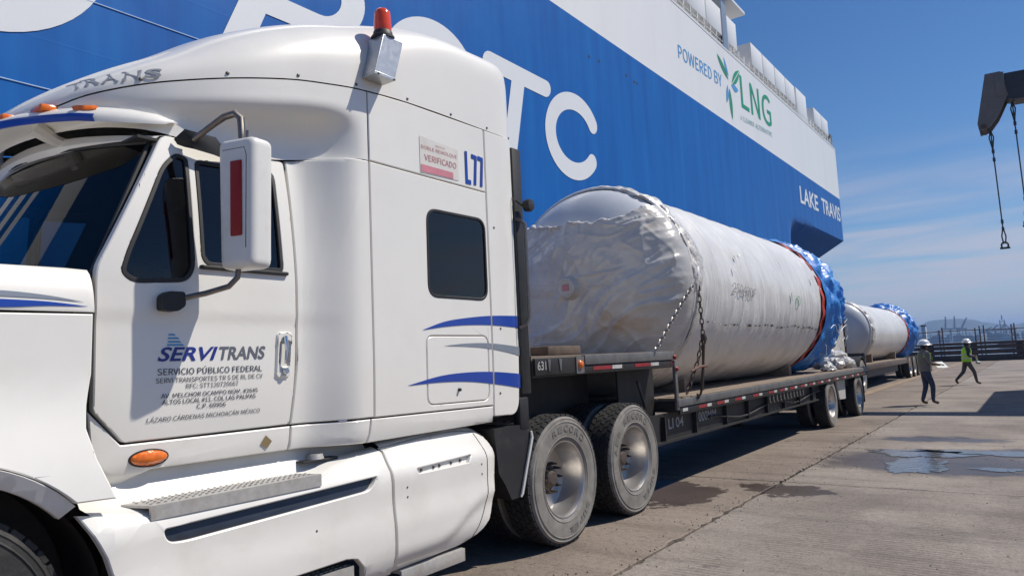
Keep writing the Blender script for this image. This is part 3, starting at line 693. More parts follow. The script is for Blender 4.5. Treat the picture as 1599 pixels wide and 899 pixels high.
MB().lathe_x([(0.0, -3.385), (0.011, -3.387), (0.013, -3.41)], 12, y=3.94, z=1.385).build('storage_lock', BLACK, truck)
for (yy, zz) in ((4.43, 2.63), (4.46, 1.83), (4.43, 1.33), (4.70, 1.27)):
    MB().lathe_x([(0.0, Sb(yy, zz)+0.004), (0.009, Sb(yy, zz)+0.003), (0.010, Sb(yy, zz)-0.003)], 10, y=yy, z=zz).build('panel_screw', BOLT, truck)
# stripes on the sleeper
def swoosh(name, top, bot, S, material, parent, cut=None, n=24):
    a = top[0][0]; b_ = top[-1][0]
    segs = [(a, b_)] if not cut else [(a, cut[0]), (cut[1], b_)]
    mb = MB()
    for s0, s1 in segs:
        rows = []
        for i in range(n+1):
            y = lerp(s0, s1, i/n); z1 = cinterp(y, top); z0 = min(cinterp(y, bot), z1-0.0008)
            rows.append([(S(y, z0)+0.003, y, z0), (S(y, (z0+z1)/2)+0.003, y, (z0+z1)/2), (S(y, z1)+0.003, y, z1)])
        mb.loft(rows)
    return mb.build(name, material, parent, 50)
CUT = (4.338, 4.359)
swoosh('blue_stripe', [(3.575, 1.812), (3.80, 1.872), (4.05, 1.905), (4.35, 1.928), (4.728, 1.936)], [(3.575, 1.811), (3.80, 1.836), (4.05, 1.852), (4.35, 1.855), (4.728, 1.838)], Sb, BLUEP, truck, CUT)
swoosh('grey_stripe', [(3.79, 1.702), (4.05, 1.717), (4.34, 1.715), (4.728, 1.682)], [(3.79, 1.701), (4.05, 1.694), (4.34, 1.672), (4.728, 1.612)], Sb, GREYP, truck, CUT)
swoosh('blue_stripe', [(3.42, 1.442), (3.75, 1.492), (4.05, 1.505), (4.35, 1.497), (4.728, 1.466)], [(3.42, 1.441), (3.75, 1.448), (4.05, 1.437), (4.35, 1.405), (4.728, 1.352)], Sb, BLUEP, truck, CUT)
# permit sticker and unit number on the upper belt
decal('permit_sticker', [[(3.605, 2.925), (4.02, 2.935), (4.02, 3.17), (3.605, 3.19)]], Sb, STICK, truck, 0.003)
decal('sticker_bar', [[(3.612, 2.932), (3.955, 2.938), (3.955, 2.985), (3.612, 2.985)]], Sb, STICKR, truck, 0.005)
side_text('sticker_lettering', 'DOBLE REMOLQUE', 3.62, 4.005, 3.095, 3.128, Sb, STICKT, truck, off=0.005)
side_text('sticker_lettering', 'VERIFICADO', 3.65, 3.995, 3.02, 3.066, Sb, STICKT, truck, bold=0.01, off=0.005)
side_text('sticker_lettering', 'MÉXICO', 3.77, 3.87, 3.142, 3.160, Sb, STICKT, truck, off=0.005)
decal('unit_number', [[(4.10, 2.93), (4.165, 2.93), (4.165, 2.965), (4.128, 2.965), (4.128, 3.185), (4.10, 3.185)]], Sb, BLUEP, truck, 0.004)
for ya in (4.178, 4.255):
    decal('unit_number', [[(ya, 3.178), (ya+0.066, 3.172), (ya+0.066, 3.135), (ya+0.048, 2.935), (ya+0.018, 2.935), (ya+0.038, 3.14), (ya, 3.143)]], Sb, BLUEP, truck, 0.004)
# ---- sill under doors and sleeper
def Ss(y, z): return Sb(y, 1.3)-0.006-0.10*max(0.0, (1.16-z)/0.06)**2*0.25
for mir in (False, True):
    panel('cab_sill', [(1.515, 1.425), (1.655, 1.258), (2.60, 1.255), (2.585, 1.122), (1.80, 1.128), (1.70, 1.09), (1.62, 1.035), (1.585, 1.02), (1.535, 1.18)], [], Ss, FAIR, truck, mirror=mir, grid=0.05)
    panel('cab_sill', [(2.610, 1.255), (3.10, 1.251), (3.07, 1.108), (2.595, 1.121)], [], Ss, FAIR, truck, mirror=mir, grid=0.05)
    panel('cab_sill', [(3.109, 1.251), (4.343, 1.236), (4.343, 1.118), (3.080, 1.108)], [], Ss, FAIR, truck, mirror=mir, grid=0.08)
for sx_ in (1, -1): MB().box(min(XC+sx_*0.98, XC+sx_*1.02), max(XC+sx_*0.98, XC+sx_*1.02), 1.62, 3.0, 1.14, 1.36).box(min(XC+sx_*1.10, XC+sx_*1.15), max(XC+sx_*1.10, XC+sx_*1.15), 3.0, 4.5, 1.14, 1.36).build('rocker_frame', BLACK, truck, 0)
# amber side marker
def Sm(y, z):
    d = 1-((y-1.785)/0.088)**2-((z-1.183)/0.036)**2
    return Ss(y, z)+0.004+0.03*math.sqrt(max(0.0, d))
el = lambda cy, cz, ry, rz, tilt=0.0, n=28: [(cy+ry*math.cos(2*math.pi*i/n), cz+rz*math.sin(2*math.pi*i/n)+tilt*ry*math.cos(2*math.pi*i/n)) for i in range(n)]
sm = panel('side_marker', el(1.785, 1.183, 0.088, 0.036), [], Sm, AMBER, truck, th=0.01, grid=0.012, soft=0)
panel('marker_bezel', el(1.785, 1.183, 0.097, 0.044), [el(1.785, 1.183, 0.086, 0.034)], Ss, BLACK, sm, th=0.01, soft=0.003, off=0.005)
decal('diamond_plate', [[(2.40, 1.175), (2.445, 1.150), (2.475, 1.185), (2.435, 1.222)]], Ss, GOLDP, truck, 0.004)
# ---- roof fairing
WY = [(1.36, 0.0), (1.375, 0.16), (1.40, 0.30), (1.48, 0.55), (1.60, 0.76), (1.78, 0.92), (2.0, 1.03), (2.3, 1.12), (2.7, 1.18), (3.1, 1.215), (4.58, 1.213), (4.68, 1.200), (4.74, 1.175), (4.78, 1.13)]
ZS = [(1.36, 2.955), (1.51, 2.99), (1.58, 3.03), (1.68, 3.07), (1.83, 3.12), (1.99, 3.165), (2.18, 3.215), (2.4, 3.268), (2.62, 3.315), (2.84, 3.346), (3.06, 3.372), (3.53, 3.40), (4.78, 3.41)]
ZT = [(1.36, 2.965), (1.48, 3.10), (1.60, 3.20), (1.80, 3.34), (2.0, 3.46), (2.3, 3.66), (2.7, 3.85), (3.1, 3.99), (3.5, 4.075), (3.9, 4.115), (4.3, 4.12), (4.55, 4.13), (4.70, 4.125), (4.78, 4.09)]
def roof_pt(y, a):
    """a from 0 (seam) to 1 (crown)"""
    w = cinterp(y, WY); zs = cinterp(y, ZS)+0.006; zt = max(zs+0.002, cinterp(y, ZT)); h = zt-zs
    n = lerp(lerp(2.2, 3.6, sstep(1.6, 3.0, y)), 9.0, sstep(3.0, 4.3, y)); th = a*math.pi/2
    cx = math.cos(th)**(2/n); cz = math.sin(th)**(2/n)
    return w*cx, zs+h*cz
ys_ = [1.362, 1.366, 1.372, 1.38, 1.39, 1.405, 1.425, 1.45]+[1.48+0.04*i for i in range(16)]+[2.12+0.1*i for i in range(25)]+[4.6, 4.66, 4.71, 4.75, 4.775]
rows = []
for y in ys_:
    half = [roof_pt(y, i/22) for i in range(23)]
    # keep the shoulder well sampled
    rows.append([(XC+w, y, z) for w, z in half]+[(XC-w, y, z) for w, z in half[-2::-1]])
rf = MB().loft(rows, capB=True).build('roof_fairing', W_, truck, 45)
def Sr(y, z):
    lo, hi = 0.0, 1.0
    for _ in range(30):
        m_ = (lo+hi)/2
        if roof_pt(y, m_)[1] < z: lo = m_
        else: hi = m_
    return XC+roof_pt(y, lo)[0]
side_text('roof_lettering', 'SERVITRANS', 1.395, 1.92, 3.125, 3.235, lambda y, z: Sr(y, z), ROOFLET, rf, 0.25, 0.02, off=0.004, rise=0.0) if False else None
for ch, ya, yb, z0, z1 in [('T', 1.560, 1.600, 3.080, 3.140), ('R', 1.602, 1.652, 3.094, 3.162), ('A', 1.655, 1.716, 3.108, 3.178), ('N', 1.726, 1.795, 3.122, 3.192), ('S', 1.808, 1.876, 3.144, 3.208)]:
    side_text('roof_lettering', ch, ya, yb, z0, z1, Sr, ROOFLET, rf, 0.0, 0.04, rise=0.012, off=0.006, lean=0.020)
for yy in (1.80, 2.20, 2.62, 3.04, 3.50, 3.96, 4.40, 4.74):
    zz = cinterp(yy, ZS)+0.030; xx = Sr(yy, zz)
    MB().lathe_x([(0.0, xx+0.007), (0.008, xx+0.005), (0.012, xx-0.004)], 10, y=yy, z=zz).build('roof_bolt', BOLT, rf)
# front lower belt: bulges over the door and curls under
WB = [(1.50, 0.0), (1.515, 0.2), (1.54, 0.36), (1.60, 0.58), (1.70, 0.78), (1.85, 0.93), (2.1, 0.985), (2.5, 1.005), (2.70, 1.02), (2.85, 1.07), (2.97, 1.16), (3.06, 1.21), (3.122, 1.215)]
ZB = [(1.50, 2.90), (1.70, 2.89), (1.92, 2.865), (2.15, 2.832), (2.45, 2.832), (2.70, 2.868), (2.90, 2.902), (3.122, 2.913)]
rows = []
for i in range(61):
    t_ = i/60; u_ = t_**1.5
    yt = lerp(1.362, 3.122, u_); yb = lerp(1.502, 3.122, u_)
    w0, z0 = cinterp(yt, WY), cinterp(yt, ZS)-0.003; w1, z1 = cinterp(yb, WB), cinterp(yb, ZB)
    h = z0-z1; row = []
    key_ = [(0.0, 0.0, 0.0), (0.16, -0.010, 0.0), (0.30, -0.004, 0.05), (0.40, 0.16, 0.2), (0.50, 0.55, 0.45), (0.62, 0.92, 0.75), (0.80, 1.06, 0.95), (1.0, 1.0, 1.0)]
    dw = w0-w1
    for j in range(25):
        s_ = j/24; fx = cinterp(s_, [(k[0], k[1]) for k in key_]); fy = cinterp(s_, [(k[0], k[2]) for k in key_])
        row.append((XC+w0-dw*fx, lerp(yt, yb, fy), lerp(z0, z1, s_)))
    rows.append(row)
full = [[(2*XC-p[0], p[1], p[2]) for p in r_] for r_ in rows[::-1]]+rows[1:]
MB().loft(full).build('cab_shoulder', W_, truck, 60)
# cab roof skin below the shoulder and windscreen header
rows = []
for i in range(41):
    u_ = -1+2*i/40; w = abs(u_)
    yb = 1.56+0.31*w**2.4
    rows.append([(XC+u_*1.0, yb+0.10, 2.90-0.04*w), (XC+u_*0.985, yb+0.0, 2.885-0.05*w*w), (XC+u_*0.975, yb-0.020, 2.830-0.015*w*w), (XC+u_*0.96, yb+0.0, 2.800-0.01*w*w)])
MB().loft(rows).build('windscreen_header', W_, truck, 50)
MB().box(XC-1.0, XC+1.0, 1.75, 3.1, 2.80, 2.815).build('cab_ceiling', INTER, truck, 0)
# ---- windscreen
rows = []; band = []
for i in range(33):
    u_ = -1+2*i/32; w = abs(u_); row = []
    for j in range(11):
        v_ = j/10
        hw = lerp(1.02, 0.955, v_); ys0 = lerp(1.515, 1.835, v_); bul = lerp(0.36, 0.27, v_)
        row.append((XC+u_*hw, ys0-bul*(1-w**2.2), lerp(2.03, 2.80, v_)+0.015*(1-w*w)*v_))
    rows.append(row)
ws = MB().loft(rows).build('windscreen', WIND, truck, 60)
edge = [rows[0][j] for j in range(11)]+[rows[i][10] for i in range(1, 32)]+[rows[32][j] for j in range(10, -1, -1)]
MB().tube([(p[0], p[1]-0.002, p[2]) for p in edge], 0.013, 6).build('windscreen_seal', BLACK, ws)
# dark frit band along the near pillar
for sgn in (0, -1):
    r0 = rows[sgn]; r1 = rows[2 if sgn == 0 else -3]
    MB().loft([[(p[0], p[1]+0.004, p[2]) for p in r0], [(p[0], p[1]+0.004, p[2]) for p in r1]]).build('black_band', BLACK, ws, 0)
MB().loft([[(rows[i][10][0], rows[i][10][1]+0.005, rows[i][10][2]), (rows[i][9][0], rows[i][9][1]+0.005, rows[i][9][2])] for i in range(33)]).build('sun_strip', BLACK, ws, 60)
# cab interior
MB().box(XC-0.95, XC+0.95, 1.40, 1.78, 1.75, 2.10, 0.05).build('dashboard', DASH, truck)
MB().box(XC-1.02, XC+1.02, 2.72, 2.76, 1.2, 2.8).build('cab_back_wall', INTER, truck)
MB().box(XC-1.02, XC+1.02, 1.55, 2.72, 1.16, 1.22).build('cab_floor', INTER, truck)
for sx_ in (-0.55, 0.55):
    MB().box(XC+sx_-0.25, XC+sx_+0.25, 2.10, 2.60, 1.55, 1.70, 0.05).box(XC+sx_-0.24, XC+sx_+0.24, 2.50, 2.66, 1.65, 2.30, 0.06).box(XC+sx_-0.14, XC+sx_+0.14, 2.54, 2.66, 2.32, 2.52, 0.05).build('seat', INTER, truck)
swp = [(XC+0.55+0.22*math.cos(a), 1.92+0.09*math.sin(a), 2.02+0.20*math.sin(a)) for a in [2*math.pi*i/24 for i in range(25)]]
MB().tube(swp, 0.016, 6).build('steering_wheel', INTER, truck)
MB().loft([[(-3.655+0.012*math.sin(k*2.1), 2.43+0.012*k, lerp(2.20, 2.74, j/6)) for j in range(7)] for k in range(9)]).build('window_curtain', CURT, truck, 60)
MB().box(XC-1.05, XC+1.05, 3.20, 4.66, 1.30, 3.35).build('sleeper_liner', INTER, truck, 0)
# ---- sun visor with marker lamps
rows = []
def vis_c(u_):
    w = abs(u_); return XC+u_*1.0, 1.405+0.42*w**2.2, 2.925-0.005*w**2
for i in range(41):
    u_ = -1+2*i/40; w = abs(u_); cx, cy, cz = vis_c(u_); tp = 0.9-0.65*max(0, (w-0.86)/0.14)**2
    sw_ = 0.10*max(0, (w-0.8)/0.2)
    prof = [(-0.125, -0.028), (-0.135, -0.010), (-0.12, 0.012), (-0.06, 0.040), (0.03, 0.052), (0.12, 0.045), (0.17, 0.03), (0.12, 0.022), (0.03, 0.018), (-0.06, 0.0), (-0.11, -0.024)]
    rows.append([(cx, cy+a*tp+sw_, cz+1.45*b_*tp-0.01*(1-tp)) for a, b_ in prof])
vis = MB().loft(rows, closed=True, capA=True, capB=True).build('sun_visor', W_, truck, 60)
def vs_face(u_, k): return rows[int(round((u_+1)*20))][k]
st = []
for i in range(2, 38):
    a = Vector(rows[i][0]); b_ = Vector(rows[i][1]); st.append([tuple(a+Vector((0, -0.004, -0.002))), tuple(b_+Vector((0, -0.005, 0.0))), tuple(b_.lerp(Vector(rows[i][2]), 0.4)+Vector((0, -0.004, 0.004)))])
MB().loft(st).build('visor_stripe', BLUEP, vis, 60)
for u_ in (0.80, 0.30, -0.30, -0.80):
    i = int(round((u_+1)*20)); p = (Vector(rows[i][2])+Vector(rows[i][3]))/2; nx = (Vector(rows[i+1][2])-Vector(rows[i-1][2])).normalized()
    mb = MB(); rr_ = []
    for k in range(9):
        s_ = -1+k/4; hh = math.sqrt(max(0.02, 1-s_*s_)); q = p+nx*0.055*s_
        rr_.append([(q.x, q.y-0.026*hh, q.z-0.016*hh), (q.x, q.y-0.020*hh-0.006, q.z+0.010*hh+0.002), (q.x, q.y+0.03*hh, q.z+0.028*hh)])
    mb.loft(rr_).build('marker_lamp', AMBER, vis, 60)
for u_ in (0.45, -0.45):
    cx, cy, cz = vis_c(u_); MB().tube([(cx, cy+0.0, cz-0.01), (cx, cy+0.10, cz-0.06), (cx, cy+0.17, cz-0.07)], [0.05, 0.035, 0.03], 8).build('visor_bracket', FAIR, vis)
for sx_, yy, zz in ((0.0, 1.345, 2.955), (0.30, 1.39, 2.955), (-0.30, 1.39, 2.955), (0.56, 1.475, 2.965), (-0.56, 1.475, 2.965)):
    MB().box(XC+sx_-0.075, XC+sx_+0.075, yy-0.035, yy+0.05, zz-0.005, zz+0.030, 0.013).build('roof_marker_lamp', AMBER, truck)
# ---- hood and fender
def Shd(y, z):
    x = lerp(-3.365, -3.485, sstep(0.98, 1.62, z))
    if z > 1.88: x -= 0.11*(1-math.sqrt(max(0.0, 1-(min(1.0, (z-1.88)/0.215))**2)))
    if y < 0.9: x -= 0.20*((0.9-y)/1.6)**2*sstep(0.9, 1.9, z)
    if y < -0.2: x -= 0.5*((-0.2-y)/0.55)**2
    return x
arc = lambda r_, a0, a1, n=24: [(0.85+r_*math.cos(R(lerp(a0, a1, i/n))), 0.55+r_*math.sin(R(lerp(a0, a1, i/n)))) for i in range(n+1)]
fender = [(1.492, 1.873), (1.488, 1.60), (1.462, 1.46), (1.452, 1.36), (1.485, 1.22), (1.553, 1.045)]+arc(0.735, 43, 137)+[(0.2, 1.045), (-0.55, 0.95), (-0.70, 1.25), (-0.66, 1.86)]
for mir in (False, True):
    f_ = panel('fender', fender, [], Shd, W_, truck, mirror=mir, grid=0.08)
    panel('fender_lip', arc(0.730, 42, 138)+arc(0.660, 138, 42), [], lambda y, z: Shd(y, 1.1)-0.015-0.03*(1-((math.hypot(y-0.85, z-0.55)-0.66)/0.07)), FLARE, f_, mirror=mir, grid=0.07, soft=0.003, drop=0.002)
    panel('hood_side', [(-0.66, 1.885), (-0.64, 2.03), (0.4, 2.075), (1.40, 2.090), (1.495, 2.086), (1.498, 1.882)], [], Shd, W_, truck, mirror=mir, grid=0.025, soft=0.003, drop=0.001)
rows = []
for i in range(25):
    y = lerp(-0.64, 1.42, i/24); zt = lerp(2.03, 2.092, min(1, (y+0.64)/1.04)) if y < 0.4 else lerp(2.075, 2.092, (y-0.4)/1.0)
    x0 = Shd(y, zt)-0.002; rows.append([(lerp(x0, 2*XC-x0, j/16), y, zt+0.055*(1-(2*j/16-1)**2)) for j in range(17)])
MB().loft(rows).build('hood_top', W_, truck, 60)
MB().box(XC-1.0, XC+1.0, -0.72, -0.64, 0.75, 2.03, 0.03).build('grille', DARK, truck)
MB().box(XC-1.22, XC+1.22, -0.98, -0.66, 0.42, 0.85, 0.06).build('bumper', FAIR, truck)
swoosh('grey_stripe', [(0.2, 1.962), (1.12, 1.965), (1.30, 1.952), (1.452, 1.928)], [(0.2, 1.94), (1.12, 1.940), (1.30, 1.936), (1.452, 1.927)], Shd, GREYP, truck)
swoosh('blue_stripe', [(0.2, 1.945), (1.12, 1.928), (1.30, 1.924), (1.468, 1.908)], [(0.2, 1.90), (1.12, 1.893), (1.30, 1.905), (1.468, 1.907)], lambda y, z: Shd(y, z), BLUEP, truck)
for sx_ in (1, -1):
    xo = XC+sx_*1.225; xi = XC+sx_*0.78
    rows = [[(xo-sx_*0.05, p[0], p[1]), (xi, p[0], p[1])] for p in arc(0.685, -4, 184, 28)]
    MB().loft(rows).prism([(p[0], p[1]) for p in arc(0.685, -4, 184, 28)], 'x', xi-0.004*sx_, xi).build('wheel_arch_liner', DARK, truck, 50)
    MB().box(min(XC+sx_*0.90, XC+sx_*1.01), max(XC+sx_*0.90, XC+sx_*1.01), 1.46, 1.58, 0.95, 2.06).build('cowl', BLACK, truck, 0)
MB().box(XC-0.9, XC+0.9, 1.42, 1.52, 1.0, 2.06).build('firewall', BLACK, truck, 0)
# ---- side skirts, steps
def Sf(y, z):
    x = -3.352
    if z < 0.46: x -= 0.06*((0.46-z)/0.18)**2
    if z > 0.86: x -= 0.045*((z-0.86)/0.1)**2 if z < 0.96 else 0.045+0.6*(z-0.96)
    if y < 1.85: x += 0.012*sstep(1.85, 1.5, y)-0.06*max(0, (1.58-y)/0.18)**2*0.5
    x += 0.018*sstep(0.75, 0.55, z)
    return x
ci = lambda r_, z: 0.85+math.sqrt(r_*r_-(z-0.55)**2)
slot = rpoly([(1.755, 0.868), (1.775, 0.805), (1.86, 0.795), (3.03, 0.832), (3.095, 0.905)], [0.02, 0.04, 0.05, 0.05, 0.01], 4)
skirt = [(1.415, 0.985), (1.56, 0.965), (1.70, 0.938), (2.66, 0.945), (2.80, 0.985), (2.95, 1.01), (3.208, 1.035), (3.208, 0.290), (2.985, 0.285), (2.955, 0.40), (2.90, 0.46), (2.82, 0.478), (1.90, 0.470), (1.84, 0.43), (1.80, 0.285)]+[(ci(0.70, z), z) for z in (0.285, 0.4, 0.55, 0.7, 0.8, 0.9)]
rslot = rpoly([(3.455, 0.868), (3.955, 0.866), (4.005, 0.918), (3.44, 0.902)], 0.008, 3)
rskirt = rpoly([(3.224, 1.045), (3.70, 1.075), (4.15, 1.062), (4.29, 1.00), (4.33, 0.90), (4.225, 0.47), (4.10, 0.36), (3.88, 0.312), (3.224, 0.292)], [0.01, 0, 0.05, 0.08, 0.08, 0.15, 0.08, 0.05, 0.01], 4)
def Sf2(y, z):
    x = Sf(2.5, z)
    zc = 0.33+0.24*sstep(3.55, 4.18, y)            # pressed crease sweeping up to the rear
    x -= 0.026*sstep(zc+0.075, zc-0.030, z)
    if y > 4.12: x -= 0.05*((y-4.12)/0.2)**2
    return x
def Sfm(f_): return f_
for mir in (False, True):
    fs = panel('side_skirt', skirt, [slot], Sf, FAIR, truck, mirror=mir, grid=0.06)
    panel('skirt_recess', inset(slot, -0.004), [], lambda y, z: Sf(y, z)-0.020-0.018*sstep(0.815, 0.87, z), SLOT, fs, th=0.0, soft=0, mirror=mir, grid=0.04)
    rs = panel('rear_skirt', rskirt, [rslot], Sf2, FAIR, truck, mirror=mir, grid=0.03)
    panel('plate_recess', inset(rslot, -0.01), [], lambda y, z: Sf2(y, z)-0.028, FLARE, rs, th=0, soft=0, mirror=mir)
    # shelf above the front skirt, flat ledge then riser to the sill
    tops = [(1.50, 0.968), (1.56, 0.962), (1.70, 0.938), (2.66, 0.945), (2.80, 0.985), (2.95, 1.01), (3.208, 1.035)]
    rows = []
    for i in range(41):
        y = lerp(1.47, 3.208, i/40); zt = cinterp(y, tops); x0 = Sf(y, zt)-0.004
        up_ = 0.03*sstep(1.62, 1.74, y)*(1-sstep(2.62, 2.76, y))
        r_ = [(x0, zt-0.012), (x0-0.012, zt+0.004), (x0-0.05, zt+0.016), (-3.54, zt+0.030+up_*0.5), (-3.585, 1.045), (-3.61, 1.07), (-3.622, 1.11), (-3.63, 1.20)]
        rows.append([((2*XC-a) if mir else a, y, b_) for a, b_ in r_])
    MB().loft(rows).build('step_shelf', FAIR, truck, 60)
    rows = []
    for i in range(25):
        y = lerp(3.224, 4.30, i/24); zt = cinterp(y, [(3.224, 1.043), (3.70, 1.072), (4.12, 1.060), (4.30, 0.985)]); x0 = Sf2(y, zt)-0.004
        rows.append([((2*XC-a) if mir else a, y, b_) for a, b_ in [(x0, zt-0.012), (x0-0.012, zt+0.002), (x0-0.05, zt+0.010), (-3.48, zt+0.018), (-3.52, zt+0.045), (-3.60, zt+0.05), (-3.75, zt+0.05)]])
    MB().loft(rows).build('skirt_cap', FAIR, truck, 60)
pts = [(4.135, 1.055), (4.165, 0.95), (4.165, 0.75), (4.13, 0.55), (4.06, 0.42), (4.00, 0.345)]
MB().tube([(Sf2(y, z)+0.001, y, z) for y, z in [(cinterp(lerp(1.055, 0.345, i/30), sorted((b_, a_) for a_, b_ in pts)), lerp(1.055, 0.345, i/30)) for i in range(31)]], 0.003, 5).build('skirt_seam', BOLT, truck)
for yy, zz in ((3.62, 0.884), (3.68, 0.886), (3.80, 0.888), (3.90, 0.892), (3.50, 0.882)):
    MB().lathe_x([(0.0, Sf2(yy, zz)-0.020), (0.009, Sf2(yy, zz)-0.021), (0.010, Sf2(yy, zz)-0.03)], 8, y=yy, z=zz).build('plate_bolt', BOLT, truck)
for yy, zz in ((3.34, 0.80), (3.34, 0.74), (4.10, 0.84), (4.10, 0.77), (2.62, 0.68)):
    MB().lathe_x([(0.0, Sf2(yy, zz)+0.004), (0.006, Sf2(yy, zz)+0.003), (0.007, Sf2(yy, zz)-0.003)], 8, y=yy, z=zz).build('skirt_screw', BOLT, truck)
# skirt cavity closing plates keep the belly dark
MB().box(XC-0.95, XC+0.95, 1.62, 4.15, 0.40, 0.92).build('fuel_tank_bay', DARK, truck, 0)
# steps
tread = MB().prism([(-3.378, 1.700), (-3.585, 1.640), (-3.585, 2.610), (-3.378, 2.668)], 'z', 0.972, 0.984).prism([(-3.358, 1.700), (-3.378, 1.700), (-3.378, 2.668), (-3.358, 2.668)], 'z', 0.918, 0.984)
tr_ = tread.build('step_tread', ALU, truck, 20)
mb = MB(); mb2 = MB()
for i in range(27):
    for j in range(4):
        y = 1.725+0.0345*i+(0.017 if j % 2 else 0)-0.010*j; x = -3.405-0.048*j
        mb.tube([(x, y, 0.983), (x, y, 0.9875)], [0.0105, 0.008], 7)
        mb2.tube([(x, y, 0.9868), (x, y, 0.9885)], 0.0072, 6)
mb.build('grip_studs', ALU, tr_, 0)['kind'] = 'stuff'
mb2.build('grip_holes', BLACK, tr_, 0)['kind'] = 'stuff'
tread = MB().box(-3.60, -3.375, 1.86, 2.885, 0.415, 0.428).box(-3.375, -3.352, 1.86, 2.885, 0.365, 0.428)
tr2 = tread.build('step_tread', ALU, truck, 20)
mb = MB(); mb2 = MB()
for i in range(29):
    for j in range(4):
        y = 1.89+0.0345*i+(0.017 if j % 2 else 0); x = -3.40-0.048*j
        if y > 2.87: continue
        mb.tube([(x, y, 0.427), (x, y, 0.4315)], [0.0105, 0.008], 7); mb2.tube([(x, y, 0.4308), (x, y, 0.4325)], 0.0072, 6)
mb.build('grip_studs', ALU, tr2, 0)['kind'] = 'stuff'; mb2.build('grip_holes', BLACK, tr2, 0)['kind'] = 'stuff'
# filler cap on the shelf
MB().prism(el(2.78, -3.56, 0.13, 0.05), 'z', 0, 0) if False else None
fc = MB().box(-3.60, -3.51, 2.66, 2.92, 1.032, 1.046, 0.006).build('filler_well', BLACK, truck)
MB().tube([(-3.555, 2.78, 1.045), (-3.555, 2.78, 1.075)], [0.055, 0.045], 10).build('filler_cap', ALU, fc)
MB().box(-3.62, -3.40, 3.30, 3.92, 0.262, 0.288, 0.006).box(-3.405, -3.385, 3.30, 3.92, 0.20, 0.286, 0.004).build('rear_step', ALU, truck)
# ---- rear wall, extender, mud guard, exhaust stub, grab rail, work lamp
MB().box(XC-1.15, XC+1.15, 4.66, 4.70, 1.15, 3.95, 0.02).build('sleeper_back_wall', W_, truck)
for sx_ in (1, -1):
    x1_ = XC+sx_*1.205; x0_ = XC+sx_*1.165
    MB().box(min(x0_, x1_), max(x0_, x1_), 4.742, 4.868, 1.30, 3.36, 0.012).build('cab_extender', BLACK, truck)
MB().box(-3.50, -3.42, 4.70, 4.83, 1.02, 1.28, 0.02).build('extender_foot', BLACK, truck)
MB().tube([(-3.41, 4.74, 2.74), (-3.37, 4.76, 2.73), (-3.355, 4.80, 2.70), (-3.355, 4.80, 1.92), (-3.37, 4.77, 1.86), (-3.41, 4.73, 1.84)], 0.014, 8).build('grab_rail', TUBE, truck)
MB().tube([(-3.415, 4.715, 2.92), (-3.395, 4.712, 2.90), (-3.395, 4.700, 1.70)], 0.006, 6).build('lamp_wire', BLACK, truck)
wl = MB().lathe_x([(0.0, -3.30), (0.045, -3.305), (0.055, -3.325), (0.050, -3.365), (0.02, -3.38), (0.0, -3.382)], 18, y=4.835, z=2.86).build('work_lamp', BLACK, truck)
MB().tube([(-3.40, 4.745, 2.90), (-3.37, 4.79, 2.86), (-3.35, 4.83, 2.86)], 0.010, 6).build('lamp_bracket', BLACK, wl)
mg = [(4.70, 1.06), (4.80, 1.075), (4.885, 1.065), (4.90, 0.95), (4.86, 0.50), (4.79, 0.42), (4.74, 0.45), (4.70, 0.60)]
MB().prism([(4.36, 1.06), (4.86, 1.06), (4.845, 0.99), (4.665, 0.50), (4.55, 0.50), (4.48, 0.62), (4.40, 0.72)], 'x', -3.60, -3.43).build('mud_guard', BLACK, truck)
MB().tube([(-3.418, 4.835, 1.0), (-3.415, 4.84, 0.95), (-3.415, 4.672, 0.53), (-3.418, 4.655, 0.505)], [0.010, 0.014, 0.014, 0.010], 6).build('mud_guard_trim', FLARE, truck)
MB().tube([(-3.47, 4.25, 0.86), (-3.47, 4.66, 0.86)], 0.024, 10).build('exhaust_stub', HUBM, truck)
# ---- chassis
for sx_ in (0.42, -0.42):
    MB().box(XC+sx_-0.04, XC+sx_+0.04, -0.6, 7.3, 0.72, 0.98, 0.01).build('chassis_rail', DARK, truck)
for yy in (5.27, 6.58): MB().tube([(XC-1.0, yy, 0.55), (XC+1.0, yy, 0.55)], [0.09, 0.09], 10).build('drive_axle', DARK, truck)
MB().tube([(XC-0.95, 0.85, 0.52), (XC+0.95, 0.85, 0.52)], 0.06, 8).build('front_axle', DARK, truck)
MB().box(XC-0.45, XC+0.45, 5.4, 6.4, 1.0, 1.22, 0.05).build('fifth_wheel', DARK, truck)
MB().box(XC-0.9, XC+0.9, 4.78, 5.0, 0.6, 1.05).build('battery_tray', DARK, truck, 0)
# ---- mirror
mir_o = MB(); bm = bmesh.new()
bmesh.ops.create_cube(bm, size=1, matrix=Matrix.Translation((-3.25, 2.125, 2.44)) @ Matrix.Diagonal((0.26, 0.15, 0.68, 1)))
for v in bm.verts:
    if v.co.y < 2.1: v.co.x += 0.012 if v.co.x < -3.25 else -0.018
    if v.co.z < 2.3: v.co.x = lerp(v.co.x, -3.25, 0.10)
MROT = Matrix.Translation((-3.25, 2.125, 0)) @ Matrix.Rotation(R(16), 4, 'Z') @ Matrix.Translation((3.25, -2.125, 0))
bmesh.ops.bevel(bm, geom=bm.edges[:], offset=0.048, segments=5, affect='EDGES', profile=0.6)
bmesh.ops.transform(bm, matrix=MROT, verts=bm.verts[:])
def mrot(mb):
    mb.v = [tuple(MROT @ Vector(p)) for p in mb.v]; return mb
mirror = MB().bm(bm).build('side_mirror', MIRW, truck, 40)
mrot(MB().box(-3.275, -3.205, 2.040, 2.0525, 2.265, 2.655, 0.006)).build('red_reflector', REDL, mirror)
